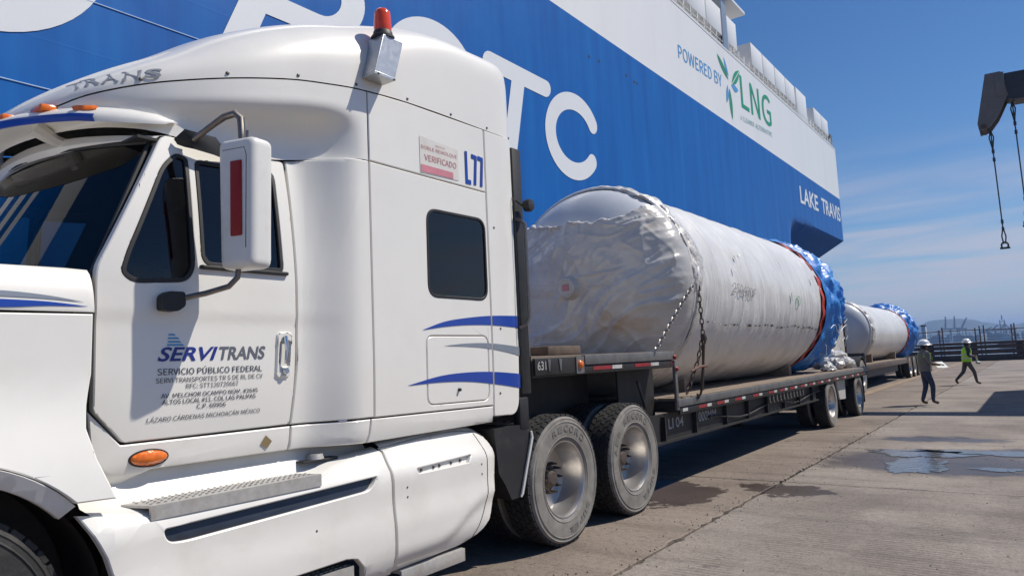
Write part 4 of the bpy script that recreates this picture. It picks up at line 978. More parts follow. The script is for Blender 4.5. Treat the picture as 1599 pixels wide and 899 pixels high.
mrot(MB().box(-3.355, -3.155, 2.198, 2.205, 2.15, 2.73)).build('mirror_glass', CHROME, mirror, 0)
pl = [(-3.305+0.052*math.cos(0), 2.046, 0)]
mrot(MB().tube([(-3.185, 2.0505, 2.20), (-3.178, 2.0505, 2.68), (-3.19, 2.0505, 2.72), (-3.33, 2.0505, 2.72)], 0.002, 5)).build('housing_groove', BLACK, mirror)
MB().tube([(-3.565, 2.00, 2.815), (-3.46, 2.03, 2.865), (-3.36, 2.075, 2.925), (-3.30, 2.10, 2.935), (-3.27, 2.115, 2.905), (-3.262, 2.12, 2.75)], [0.016, 0.016, 0.019, 0.02, 0.02, 0.02], 10).build('mirror_arm', TUBE, mirror)
MB().tube([(-3.22, 2.12, 2.75), (-3.22, 2.12, 2.83)], 0.007, 6).build('mirror_pin', TUBE, mirror)
MB().tube([(-3.27, 2.10, 2.13), (-3.27, 2.09, 2.06), (-3.30, 2.06, 2.015), (-3.39, 1.99, 1.985), (-3.47, 1.92, 1.965)], 0.015, 10).build('mirror_arm', TUBE, mirror)
MB().prism(rpoly([(1.80, 1.90), (1.88, 1.895), (1.92, 1.925), (1.915, 1.995), (1.83, 1.995), (1.80, 1.97)], 0.015, 3), 'x', -3.515, -3.455).build('mirror_base', BLACK, mirror)
MB().loft([[(-3.60, 1.93, 2.825), (-3.60, 1.95, 2.80), (-3.60, 1.99, 2.795)], [(-3.545, 1.96, 2.875), (-3.535, 1.97, 2.82), (-3.54, 2.01, 2.775)], [(-3.53, 2.13, 2.865), (-3.525, 2.12, 2.81), (-3.535, 2.12, 2.765)], [(-3.58, 2.24, 2.80), (-3.58, 2.24, 2.78), (-3.58, 2.24, 2.765)]]).build('mirror_base', BLACK, mirror, 60)
# ---- beacon on its sheet-metal bracket
def lean(p): return (p[0]-0.03*(p[2]-3.5), p[1]-0.055+0.30*(p[2]-3.48), 3.455+(p[2]-3.462)*0.90)
mb = MB().box(-3.435, -3.285, 3.145, 3.325, 3.485, 3.80, 0.004); mb.v = [lean(p) for p in mb.v]
bk = mb.build('beacon_bracket', GALV, truck, 20)
mb = MB().box(-3.40, -3.283, 3.145, 3.325, 3.462, 3.486, 0.002); mb.v = [lean(p) for p in mb.v]; mb.build('bracket_flange', GALV, bk, 20)
for yy, zz in ((3.12, 3.463), (3.26, 3.463)):
    MB().lathe_x([(0.0, -3.276), (0.008, -3.277), (0.009, -3.286)], 8, y=yy, z=zz).build('bracket_screw', BOLT, bk)
def zlathe(prof, cx, cy, n=24):
    rows = [[(cx+r_*math.cos(2*math.pi*i/n), cy+r_*math.sin(2*math.pi*i/n), z) for i in range(n)] for r_, z in prof]
    return MB().loft(rows, closed=True, capA=True, capB=True)
zlathe([(0.080, 3.758), (0.080, 3.773), (0.068, 3.783), (0.064, 3.808), (0.060, 3.813)], -3.362, 3.245).build('beacon_base', BLACK, bk)
zlathe([(0.058, 3.813), (0.060, 3.84), (0.056, 3.93), (0.052, 3.953), (0.038, 3.968), (0.02, 3.973)], -3.362, 3.245).build('beacon_lens', ORANGE, bk, 50)

# ---- wheels
def tyre_mesh(Rr, wd_, rim_r, blocks=True, n=64, nb=46):
    k = Rr/0.55; mb = MB()
    prof = [(rim_r, -0.018), (rim_r+0.018, -0.004), (rim_r+0.030, 0.000), (rim_r+0.033, 0.004), (rim_r+0.038, 0.000), (lerp(rim_r, Rr, 0.35), 0.004), (lerp(rim_r, Rr, 0.60), 0.006), (lerp(rim_r, Rr, 0.68), 0.005), (lerp(rim_r, Rr, 0.70), 0.010), (lerp(rim_r, Rr, 0.73), 0.004), (lerp(rim_r, Rr, 0.80), 0.002), (lerp(rim_r, Rr, 0.83), 0.005), (lerp(rim_r, Rr, 0.86), -0.002), (Rr-0.022, -0.014), (Rr-0.013, -0.030), (Rr-0.013, -wd_+0.030), (Rr-0.022, -wd_+0.014), (lerp(rim_r, Rr, 0.6), -wd_-0.004), (rim_r, -wd_+0.02)]
    mb.lathe_x(prof, n)
    if blocks:
        for i in range(nb):
            for j in range(5):
                a0 = 2*math.pi*(i+(0.5 if j % 2 else 0))/nb; da = 2*math.pi/nb*0.40
                xa = -0.014-(wd_-0.028)*j/5; xb = -0.014-(wd_-0.028)*(j+1)/5+0.010
                r0, r1 = Rr-0.02, Rr; sk = 0.35*da*(1 if j % 2 else -1)
                q = []
                for rr_ in (r0, r1):
                    for (xx, ss) in ((xa, -sk), (xb, sk)):
                        for s_ in (-1, 1):
                            an = a0+da*s_+ss; q.append((xx, rr_*math.cos(an), rr_*math.sin(an)))
                mb.add(q, [(0, 1, 3, 2), (4, 6, 7, 5), (0, 4, 5, 1), (2, 3, 7, 6), (0, 2, 6, 4), (1, 5, 7, 3)])
    me = mb.mesh('tyre'); me.materials.append(TIRE); me.materials.append(SIDEW)
    for p_ in me.polygons:
        r_ = math.hypot(p_.center.y, p_.center.z)
        if p_.center.x > -0.02 and r_ < Rr-0.016: p_.material_index = 1
    me.polygons.foreach_set('use_smooth', [True]*len(me.polygons)); me.set_sharp_from_angle(angle=R(30)); return me
def rim_mesh(rim_r, wd_, dish):
    prof = [(rim_r+0.004, -0.018), (rim_r+0.003, -0.010), (rim_r-0.008, -0.012), (rim_r-0.016, -0.030), (rim_r-0.022, -0.06), (rim_r-0.040, -dish*0.75), (rim_r-0.060, -dish), (rim_r-0.085, -dish-0.004), (0.165, -dish+0.006), (0.135, -dish+0.008), (0.13, -dish+0.02), (0.0, -dish+0.02)]
    if dish < 0: prof = [(rim_r+0.004, -0.018), (rim_r+0.003, -0.010), (rim_r-0.008, -0.012), (rim_r-0.02, -0.03), (rim_r-0.035, -0.045), (0.20, 0.02), (0.13, 0.035), (0.0, 0.035)]
    me = MB().lathe_x(prof, 48).mesh('rim'); me.materials.append(RIM)
    me.polygons.foreach_set('use_smooth', [True]*len(me.polygons)); me.set_sharp_from_angle(angle=R(40)); return me
def hub_mesh(x0, nst=10, rb=0.135):
    mb = MB().lathe_x([(0.115, x0), (0.088, x0+0.018), (0.075, x0+0.050), (0.050, x0+0.060), (0.0, x0+0.062)], 20)
    for i in range(nst):
        a = 2*math.pi*i/nst; mb.tube([(x0, rb*math.cos(a), rb*math.sin(a)), (x0+0.045, rb*math.cos(a), rb*math.sin(a))], [0.015, 0.012], 6); mb.tube([(x0+0.04, rb*math.cos(a), rb*math.sin(a)), (x0+0.072, rb*math.cos(a), rb*math.sin(a))], 0.008, 6)
    me = mb.mesh('hub'); me.materials.append(HUBM); return me
def ring_text(body, rad, a_mid, span, h, x):
    """raised sidewall letters following the tyre"""
    mb = MB(); n = len(body)
    for i, ch in enumerate(body):
        if ch == ' ': continue
        a = a_mid-span*((i+0.5)/n-0.5); v, f = text_geo(ch, 0, 0.035); w = rad*span/n*0.72
        c = Vector((0, math.cos(a), math.sin(a))); tdir = Vector((0, math.sin(a), -math.cos(a)))
        mb.add([tuple(Vector((x, 0, 0))+c*(rad+h*(q[1]-0.5))+tdir*(w*(q[0]-0.5))) for q in v], f)
    return mb.mesh('sidewall_lettering')
T1, T2 = tyre_mesh(0.55, 0.285, 0.322), tyre_mesh(0.48, 0.25, 0.295)
RM1, RMF, RM2 = rim_mesh(0.322, 0.285, 0.205), rim_mesh(0.322, 0.285, -1), rim_mesh(0.295, 0.25, 0.15)
HB1, HB2 = hub_mesh(-0.188, 10, 0.125), hub_mesh(-0.135, 10, 0.13)
def wheel(root, x, y, r, tm, rm, hb, side=1, dual=True, text=None, rot=0.0, name='wheel'):
    """rim carries tyre(s), hub and lettering"""
    o = bpy.data.objects.new(name, rm); C.objects.link(o); o.parent = root
    o.location = Vector((x, y, r))-Vector(root.location)
    o.rotation_euler = (rot, 0, 0) if side > 0 else (rot, 0, math.pi)
    def ch(nm, me, loc=(0, 0, 0)):
        c = bpy.data.objects.new(nm, me); C.objects.link(c); c.parent = o; c.location = loc; return c
    ch('tyre', tm)
    if hb: ch('hub', hb)
    if dual: ch('inner_tyre', tm, (-0.34, 0, 0))
    for tx in (text or []):
        me = ring_text(*tx); me.materials.append(TLET); ch('sidewall_lettering', me)
    return o
T3 = T1.copy(); T3.materials.clear(); T3.materials.append(TIRE); T3.materials.append(TIRED)
XW = -3.385
wheel(truck, XW, 5.275, 0.548, T1, RM1, HB1, text=[('RECORD', 0.428, R(80), R(75), 0.055, 0.0085), ('SUPER', 0.428, R(-62), R(56), 0.05, 0.0085)])
wheel(truck, XW, 6.585, 0.548, T1, RM1, HB1, text=[('RECORD', 0.425, R(85), R(75), 0.06, 0.0085), ('AIR', 0.425, R(152), R(38), 0.06, 0.0085), ('SUPER', 0.425, R(-48), R(56), 0.055, 0.0085)])
wheel(truck, 2*XC-XW, 5.275, 0.548, T1, RM1, HB1, side=-1); wheel(truck, 2*XC-XW, 6.585, 0.548, T1, RM1, HB1, side=-1)
wheel(truck, -3.47, 0.85, 0.548, T3, RMF, None, dual=False); wheel(truck, 2*XC+3.47, 0.85, 0.548, T3, RMF, None, side=-1, dual=False)

# ================================================================== TRAILERS
def planks(root, x0, x1, y0, y1, ztop, n, th=0.035):
    w_ = (x1-x0)/n
    me = MB().box(0, w_-0.008, 0, y1-y0, -th, 0).mesh('deck_plank'); me.materials.append(WOOD)
    for i in range(n):
        o = bpy.data.objects.new('deck_plank', me); C.objects.link(o); o.parent = root
        o.location = Vector((x0+i*w_, y0, ztop+random.uniform(-0.004, 0.003)))-Vector(root.location)
XT = -4.66; XN = -3.405
trailer = thing('step_deck_trailer', 'black step deck trailer under the large wrapped tank, hitched to the near truck', 'trailer', (XT, 11.0, 0))
planks(trailer, 2*XT-XN+0.03, XN-0.03, 4.92, 7.70, 1.605, 10)
planks(trailer, 2*XT-XN+0.03, XN-0.03, 7.80, 18.95, 1.058, 10)
MB().box(2*XT-XN+0.02, XN-0.02, 4.90, 7.72, 1.42, 1.568, 0.01).build('upper_deck_frame', STEELD, trailer)
MB().box(2*XT-XN+0.02, XN-0.02, 7.78, 18.97, 0.90, 1.022, 0.01).build('lower_deck_frame', STEELD, trailer)
for sx_ in (1, -1):
    xa = XT+sx_*(XN-XT); xb = xa-sx_*0.03
    bx = lambda a, b_, y0, y1, z0, z1, nm, m_, bv=0.006: MB().box(min(a, b_), max(a, b_), y0, y1, z0, z1, bv).build(nm, m_, trailer)
    bx(xa, xb, 4.92, 5.70, 1.44, 1.585, 'side_plate', STEELD)
    bx(xa+0.012*sx_, xb, 5.72, 7.71, 1.508, 1.600, 'rub_rail', RAILM)
    bx(xa, xb, 5.72, 7.71, 1.425, 1.500, 'side_plate', STEELD)
    bx(xa+0.012*sx_, xb, 7.74, 18.96, 0.962, 1.050, 'rub_rail', RAILM)
    bx(xa, xb, 7.80, 18.96, 0.872, 0.955, 'side_plate', STEELD)
    bx(xa+0.004*sx_, xb, 7.725, 7.79, 0.93, 1.50, 'neck_edge_plate', RAILM)
    xm = XT+sx_*1.13
    mb = MB().box(min(xm, xm-0.02*sx_), max(xm, xm-0.02*sx_), 6.9, 14.4, 0.60, 0.90).box(min(xm+0.05*sx_, xm-0.05*sx_), max(xm+0.05*sx_, xm-0.05*sx_), 6.9, 14.4, 0.575, 0.60)
    mb.build('main_beam', STEELD, trailer, 0)
    mb = MB().prism([(6.9, 0.60), (6.9, 1.42), (7.78, 1.42), (7.78, 0.90), (7.78, 0.60)], 'x', xm-0.2*sx_, xm-0.18*sx_); mb.build('gooseneck_web', STEELD, trailer, 0)
    for yy in (7.55, 8.45, 9.5, 10.4, 11.3, 12.2, 13.1, 14.0):
        MB().box(min(xm, xm+0.05*sx_), max(xm, xm+0.05*sx_), yy-0.012, yy+0.012, 0.605, 0.872).build('beam_stiffener', STEELD, trailer, 0)
MB().box(-4.1, -4.08, 4.95, 6.9, 1.02, 1.42).build('gooseneck_web', STEELD, trailer, 0)
# reflective tape, one strip of red and one of white after the other
def tape(y0, y1, z0, z1, ln, k0=0):
    y = y0; k = k0
    while y < y1:
        wd_ = ln*(1.25 if k % 2 == 0 else 0.7)
        MB().box(XN-0.002, XN+0.004, y+0.01, min(y+wd_, y1), z0, z1).build('reflective_tape', TAPER if k % 2 == 0 else TAPEW, trailer, 0)
        y += wd_+(0.0 if k % 2 == 0 else random.uniform(0.12, 0.34)); k += 1
tape(5.86, 7.68, 1.455, 1.490, 0.30); tape(7.86, 18.8, 0.905, 0.940, 0.22, 1)
# amber lamp, stake pockets, red corner lamp, stencilled numbers
MB().box(XN+0.002, XN+0.010, 5.565, 5.70, 1.435, 1.59).build('lamp_plate', RAILM, trailer)
MB().lathe_x([(0.0, XN+0.035), (0.03, XN+0.03), (0.042, XN+0.012), (0.044, XN+0.005)], 18, y=5.63, z=1.515).build('marker_lamp', AMBER, trailer, 60)
MB().lathe_x([(0.0, XN+0.04), (0.022, XN+0.035), (0.03, XN+0.015)], 14, y=7.70, z=1.535).build('corner_lamp', REDL, trailer, 60)
MB().lathe_x([(0.0, XN+0.03), (0.02, XN+0.025), (0.03, XN+0.006)], 14, y=7.76, z=1.40).build('corner_lamp', REDL, trailer, 60)
for yy in (5.1, 5.28): MB().prism([(yy, 1.575), (yy+0.05, 1.575), (yy+0.03, 1.47), (yy+0.02, 1.47)], 'x', XN, XN+0.008).build('tie_hook', RAILM, trailer)
flat = lambda x: (lambda y, z: x)
side_text('stencil_lettering', '631', 4.95, 5.08, 1.485, 1.56, flat(XN), TEXTW, trailer, bold=0.02, off=0.004)
XMB = XT+1.13
side_text('stencil_lettering', 'LI', 7.72, 7.86, 0.715, 0.835, flat(XMB), TEXTW, trailer, bold=0.02, off=0.004)
side_text('stencil_lettering', '04', 7.93, 8.15, 0.715, 0.835, flat(XMB), TEXTW, trailer, bold=0.02, off=0.004)
side_text('stencil_lettering', '000MM', 8.62, 9.22, 0.715, 0.835, flat(XMB), TEXTW, trailer, bold=0.02, off=0.004)
MB().prism([(6.92, 0.66), (7.14, 0.62), (7.14, 0.88), (7.02, 0.86)], 'x', XMB+0.003, XMB+0.012).build('hose_plate', RAILM, trailer)
MB().tube([(XMB+0.03, 6.95, 1.30), (XMB+0.05, 7.05, 1.05), (XMB+0.06, 7.12, 0.80), (XMB+0.05, 7.05, 0.66), (XMB+0.04, 6.90, 0.64)], 0.016, 7).build('air_hose', BLACK, trailer)
MB().tube([(XT+0.95, 7.9, 0.74), (XT+0.95, 8.75, 0.74)], 0.13, 14).build('air_tank', STEELD, trailer)
for k in range(3): MB().tube([(-4.2+0.25*k, 4.72, 1.75), (-4.15+0.25*k, 4.95, 1.35+0.05*k), (-4.2+0.2*k, 5.15, 1.25), (-4.3+0.2*k, 5.2, 1.45)], 0.017, 6).build('air_line', (REDL, BLACK, BLUEP)[k], trailer)
MB().tube([(XMB+0.03, y_, 0.70+0.05*math.sin(y_*2.3)) for y_ in [8.9+0.3*i for i in range(20)]], 0.014, 6).build('air_line', BLACK, trailer)
# load-strap winches under the rail
for i in range(11):
    yy = 11.2+0.19*i
    MB().prism([(yy, 0.87), (yy+0.07, 0.87), (yy+0.05, 0.79), (yy+0.09, 0.765), (yy+0.08, 0.745), (yy+0.02, 0.78)], 'x', XN-0.05, XN-0.02).build('strap_winch', RAILM, trailer)
# wheels and running gear
for yy in (15.2, 17.85):
    for sd in (1, -1):
        x = XT+sd*1.225
        wheel(trailer, x, yy, 0.478, T2, RM2, HB2, side=sd, rot=yy)
    MB().tube([(XT-0.9, yy, 0.478), (XT+0.9, yy, 0.478)], 0.075, 10).build('axle', DARK, trailer)
    for sd in (0.55, -0.55):
        MB().box(XT+sd-0.04, XT+sd+0.04, yy-0.45, yy+0.45, 0.60, 0.70).box(XT+sd-0.06, XT+sd+0.06, yy-0.08, yy+0.08, 0.50, 0.90).build('leaf_spring', DARK, trailer, 0)
MB().box(XT-1.10, XT+1.10, 14.5, 18.9, 0.70, 0.90).build('bogie_frame', STEELD, trailer, 0)
MB().prism([(16.15, 0.86), (16.95, 0.86), (16.90, 0.44), (16.35, 0.46)], 'x', XT+1.10, XT+1.13).build('mud_plate', TAPEW, trailer)
MB().box(XT-1.2, XT+1.2, 18.55, 18.58, 0.25, 0.86).build('mud_flap', BLACK, trailer, 0)
tb = MB().box(-3.72, -3.52, 5.30, 5.86, 1.61, 1.69, 0.012).build('timber_block', WOODD); tag(tb, 'short brown timber block lying on the front deck beside the wrapped dome', 'timber')

# ================================================================== TANKS
def crumple(p, s, amp, seed=0.0): return amp*(noise.noise(Vector(p)*s+Vector((seed, seed*1.7, 0)))+0.5*noise.noise(Vector(p)*s*2.3+Vector((seed, 3.1, seed))))
def ringpts(cx, cz, y, rfun, n, a0=0.0, a1=2*math.pi):
    out = []
    for i in range(n):
        a = a0+(a1-a0)*i/(n if abs(a1-a0-2*math.pi) < 1e-6 else n-1); r_ = rfun(a, y); out.append((cx+r_*math.cos(a), y, cz+r_*math.sin(a)))
    return out
def tank(root, cx, cz, Rt, y0, y1, wrapped, puff=1.0):
    def body_r(a, y):
        p = (Rt*math.cos(a), y, Rt*math.sin(a)); w_ = 0.014 if wrapped else 0.004
        r_ = Rt+crumple(p, 1.7, w_)+0.06*w_*math.sin(34*y+9*math.cos(a+1)+4*math.sin(a*3))
        if wrapped:
            ph = y*2.1+0.55*math.sin(a-0.4)+0.25*noise.noise(Vector((math.cos(a)*1.2, y*0.7, math.sin(a)*1.2)))
            r_ += 0.013*(ph-math.floor(ph))**4+0.006*(1-min(1, abs(noise.noise(Vector((a*1.5, y*3.0+0.8*a, 3))))*3.5))
        return r_
    ny = int((y1-y0)/0.035)
    rows = [ringpts(cx, cz, lerp(y0, y1, i/ny), body_r, 112) for i in range(ny+1)]
    bd = MB().loft(rows, closed=True).build('tank_body', WRAP, root, 60)
    # dished front head
    rows = []
    for i in range(19):
        t_ = math.pi/2*(i/18); rr_ = Rt*0.992*max(0.002, math.cos(t_)); yy = y0-0.47*Rt*math.sin(t_)
        rows.append(ringpts(cx, cz, yy, lambda a, y: rr_, 72))
    MB().loft(rows, closed=True, flip=True).build('front_head', DOME, root, 60)
    # rolled rim where head and shell meet
    mb = MB(); pts = [(cx+(Rt+0.012)*math.cos(a), y0-0.05, cz+(Rt+0.012)*math.sin(a)) for a in [2*math.pi*i/72 for i in range(73)]]
    mb.tube(pts, 0.022, 6, cap=False).build('head_rim', WRAP, root, 60)
    # red band and gathered blue tarpaulin over the rear head
    rows = [ringpts(cx, cz, y1-0.16+0.30*j/6, lambda a, y: Rt+0.022+crumple((math.cos(a)*2, y*3, math.sin(a)*2), 2.3, 0.018)+0.012*math.sin(26*a), 140) for j in range(7)]
    mb = MB().loft(rows, closed=True)
    mb.v = [(p[0], p[1]+0.05*noise.noise(Vector((p[0]*1.5, 0, p[2]*1.5))), p[2]) for p in mb.v]
    mb.build('red_band', REDTARP, root, 60)
    rows = []; prof = [(0.0, 1.015), (0.10, 1.06), (0.30, 1.085), (0.60, 1.09), (0.90, 1.09), (1.20, 1.085), (1.45, 1.075), (1.68, 1.03), (1.85, 0.94), (2.00, 0.80), (2.10, 0.58), (2.17, 0.32), (2.20, 0.02)]
    for j in range(76):
        s_ = j/75*(len(prof)-1); k = min(int(s_), len(prof)-2); f_ = s_-k
        dy = lerp(prof[k][0], prof[k+1][0], f_)*Rt/1.36; rr0 = lerp(prof[k][1], prof[k+1][1], f_)*Rt*lerp(1, puff, sstep(0, 0.5, dy))
        def rf_(a, y, rr0=rr0, dy=dy):
            p = Vector((math.cos(a)*1.4, dy*1.5, math.sin(a)*1.4)); fold = abs(noise.noise(p*2.1+Vector((3, 0, 1))))+0.7*abs(noise.noise(p*4.2))+0.25*abs(noise.noise(p*9.5))
            low = max(0.0, -math.sin(a)-0.72)
            return min(rr0+0.035-0.22*fold*min(1, dy*4+0.15)*min(1, rr0), rr0+0.05)-low*0.06
        rows.append(ringpts(cx, cz, y1+0.06+dy, rf_, 150))
    mb = MB().loft(rows, closed=True)
    mb.v = [(p[0], p[1]+0.06*noise.noise(Vector(p)*3.3), max(p[2], cz-Rt+0.0)) for p in mb.v]
    mb.build('blue_tarpaulin', TARP, root, 70)
    return bd
TCX, TCZ, TR = -4.68, 2.445, 1.36
tk = thing('wrapped_tank', 'large white plastic wrapped tank with film over its domed end on the near trailer', 'tank', (TCX, 11.8, 1.06))
bd = tank(tk, TCX, TCZ, TR, 8.30, 14.70, True)
# clear film hanging over the lower front head, with a ragged upper hem and folds fanning from the nozzle
rows = []; NA = 360
def film_pt(a, s_):
    """a round the head, s_ 0 at the shell and 1 at the nozzle"""
    ca, sa = math.cos(a), math.sin(a)
    t_ = math.pi/2*s_; rr_ = (TR+0.02)*math.cos(t_*0.985); yy = 8.34-0.06*(1-s_)-0.50*TR*math.sin(t_)
    fold = 0.003*math.sin(a*23+5*s_+3*noise.noise(Vector((ca*2, s_*2, sa*2))))*(1-s_)**0.6*s_**0.25
    q = Vector((rr_*ca, yy, rr_*sa)); cr_ = crumple(q, 2.0, 0.022, 4.0)+0.5*crumple(q, 6.5, 0.010, 9.0)
    al = (0.92*q.x+0.39*q.z); ac = (-0.39*q.x+0.92*q.z)
    wv = 0.35*noise.noise(Vector((al*1.1, ac*0.9, 2)))
    def crease(u_, v_, k, pw): return (1-min(1.0, abs(noise.noise(Vector((u_, v_, k))))*2.4))**pw
    rg = 0.034*crease(al*0.45, (ac+wv)*2.6, 1.0, 5)+0.016*crease(al*0.8+7, (ac+wv)*5.5, 4.0, 5)
    rg += 0.018*crease(q.x*1.1+3, q.z*1.1, 9.0, 8)+0.010*crease(q.x*2.6, q.z*2.2+5, 6.0, 7)
    cr_ += rg*min(1.0, 4*s_+0.1)*(0.45+0.55*sstep(-1.2, 0.9, q.x+0.6*q.z))
    bag = 0.07*math.sin(math.pi*s_)*max(0.0, 0.35-sa*0.6)
    return (TCX+rr_*ca*(1+0.3*fold), yy-0.034-abs(fold)*0.9-cr_*1.1-bag, TCZ+rr_*sa*(1+0.3*fold)+0.2*cr_)
hem = {}
mb = MB(); idx = {}
NS = 110
for i in range(NA):
    a = 2*math.pi*i/NA
    for j in range(NS+1): idx[(i, j)] = len(mb.v); mb.v.append(film_pt(a, j/NS))
for i in range(NA):
    i2 = (i+1) % NA
    for j in range(NS):
        c = [mb.v[idx[q]] for q in ((i, j), (i2, j), (i2, j+1), (i, j+1))]
        zc_ = sum(p[2] for p in c)/4; xc_ = sum(p[0] for p in c)/4
        lim = 3.30+0.13*noise.noise(Vector((xc_*1.6, 1.3, 0)))+0.06*noise.noise(Vector((xc_*5.5, 4.3, 0)))+0.30*sstep(-4.1, -3.45, xc_)
        if zc_ < lim: mb.f.append(tuple(idx[q] for q in ((i, j), (i2, j), (i2, j+1), (i, j+1))))
mb.build('clear_film', CLEAR, tk, 70)
# ruffled hem along the film's upper edge
pts = []; rs = []
for i in range(70):
    x = lerp(-5.85, -3.55, i/69); lim = 3.30+0.13*noise.noise(Vector((x*1.6, 1.3, 0)))+0.06*noise.noise(Vector((x*5.5, 4.3, 0)))+0.30*sstep(-4.1, -3.45, x)
    rr_ = min(TR*0.995, math.hypot(x-TCX, lim-TCZ)); yy = 8.30-0.48*TR*math.sqrt(max(0, 1-(rr_/TR)**2))
    if math.hypot(x-TCX, lim-TCZ) > TR*0.97: continue
    pts.append((x, yy-0.05-0.03*noise.noise(Vector((x*7, 0, 0))), lim+0.03*noise.noise(Vector((x*9, 2, 0))))); rs.append(0.030+0.022*noise.noise(Vector((x*11, 5, 1))))
mb = MB().tube(pts, rs, 9); mb.v = [tuple(Vector(p)+Vector((0, 1, 1))*0.028*noise.noise(Vector(p)*17)) for p in mb.v]; mb.build('film_hem', BUNCH, tk, 70)
# bunched film collar round the shell edge on the near side
rows = []
for i in range(150):
    a = lerp(R(118), R(-58), i/149); tk_ = 0.026+0.046*sstep(R(115), R(70), a)*(1-0.75*sstep(R(5), R(-25), a)); row = []
    for j in range(22):
        b_ = 2*math.pi*j/22; q = Vector((math.cos(a)*1.9, math.sin(b_)*0.5, math.sin(a)*1.9+math.cos(b_)*0.4))
        rr_ = 0.85*tk_*(1+0.6*noise.noise(q*2.4)+0.45*noise.noise(q*5.3)+0.15*noise.noise(q*11))
        row.append((TCX+(TR+rr_*0.85*math.cos(b_))*math.cos(a), 8.36+rr_*2.3*math.sin(b_)+0.06*noise.noise(Vector((a*4, 0, 0))), TCZ+(TR+rr_*0.85*math.cos(b_))*math.sin(a)))
    rows.append(row)
MB().loft(rows, closed=True, capA=True, capB=True).build('bunched_film', BUNCH, tk, 70)
# nozzle with its cap under the film
rows = [ringpts(TCX, TCZ, yy, lambda a, y: r_, 28) for r_, yy in [(0.165, 7.66), (0.155, 7.56), (0.125, 7.50), (0.118, 7.478), (0.105, 7.470), (0.100, 7.480), (0.0005, 7.480)]] if False else []
for r_, yy in [(0.20, 7.66), (0.150, 7.585), (0.128, 7.535), (0.122, 7.505), (0.108, 7.497), (0.098, 7.508), (0.001, 7.506)]: rows.append([(TCX+r_*math.cos(2*math.pi*i/28), yy, TCZ+r_*math.sin(2*math.pi*i/28)) for i in range(28)])
MB().loft(rows, closed=True, flip=True).build('nozzle_cap', CLEAR, tk, 40)
MB().box(TCX-0.05, TCX+0.05, 7.500, 7.505, TCZ-0.035, TCZ+0.045, 0.002).build('nozzle_label', STICKT, tk, 0)
# torn overlap seam along the near side, flaps and scuffs
mb = MB(); mb2 = MB(); y = 8.55
while y < 14.4:
    ln = random.uniform(0.05, 0.22); zz = 1.93+0.05*noise.noise(Vector((y*1.3, 0, 0))); hh = random.uniform(0.012, 0.035)
    q = []
    for dy, dz in ((0, 0), (ln*0.4, -hh*0.4), (ln, 0.004), (ln*0.7, hh), (ln*0.2, hh*0.7)):
        zq = zz+dz; xq = TCX+math.sqrt(TR*TR-(zq-TCZ)**2)+0.024+random.uniform(0, 0.008); q.append((xq, y+dy, zq))
    (mb if random.random() < 0.72 else mb2).add(q, [(0, 1, 2, 3, 4)]); y += ln+random.uniform(0.02, 0.16)
mb.build('torn_seam', CHAIND, bd, 0)['kind'] = 'stuff'
for _ in range(12):
    y = random.uniform(8.6, 14.3); zz = random.uniform(1.5, 3.0); hh = random.uniform(0.02, 0.07); q = []
    for k in range(5):
        a = 2*math.pi*k/5; zq = zz+hh*math.sin(a)*random.uniform(0.4, 1.2); xq = TCX+math.sqrt(TR*TR-(zq-TCZ)**2)+0.02+random.uniform(0.004, 0.03); q.append((xq, y+hh*0.6*math.cos(a), zq))
    mb2.add(q, [(0, 1, 2, 3, 4)])
mb2.build('loose_flaps', WRAP, bd, 0)['kind'] = 'stuff'
Stk = lambda y, z: TCX+math.sqrt(max(0.01, TR*TR-(z-TCZ)**2))+0.02
side_text('handwriting', '250430F', 9.55, 10.55, 2.37, 2.51, Stk, HANDW, bd, shear=0.25, off=0.010, rise=-0.05)
side_text('handwriting', '0', 12.75, 12.95, 2.30, 2.47, Stk, HANDG, bd, off=0.010)
side_text('handwriting', 'I', 12.40, 12.45, 2.36, 2.50, Stk, HANDG, bd, off=0.010)
# strings fraying off the tarpaulin
mb = MB()
for i in range(16):
    a = R(random.uniform(-38, -8)); y = random.uniform(15.0, 16.4); rr_ = TR*1.09+0.02
    p = Vector((TCX+rr_*math.cos(a), y, TCZ+rr_*math.sin(a)))
    mb.tube([p, p+Vector((0.03, random.uniform(-0.1, 0.1), -0.05)), p+Vector((0.01, random.uniform(-0.12, 0.12), -random.uniform(0.10, 0.22)))], 0.005, 4)
mb.tube([(TCX+(TR*1.09+0.02)*math.cos(R(-20+3*math.sin(i))), 14.9+i*0.16, TCZ+(TR*1.09+0.02)*math.sin(R(-20+3*math.sin(i)))) for i in range(11)], 0.007, 4)
mb.build('frayed_string', PAPER, tk, 0)['kind'] = 'stuff'
# saddles that cradle the tank
for yy in (9.2, 14.2):
    MB().prism([(TCX-0.75, 1.06), (TCX+0.75, 1.06), (TCX+0.75, 1.24), (TCX+0.7, 1.22), (TCX+0.35, 1.10), (TCX, 1.075), (TCX-0.35, 1.10), (TCX-0.7, 1.22), (TCX-0.75, 1.24)], 'y', yy, yy+0.16).build('saddle', WOOD, tk, 0)
# lifting lug
MB().tube([(-3.33, 8.38, 2.64), (-3.29, 8.34, 2.60), (-3.285, 8.30, 2.52), (-3.30, 8.30, 2.46), (-3.315, 8.33, 2.44)], [0.018, 0.024, 0.026, 0.024, 0.015], 8).build('lifting_lug', PAPER, tk, 60)

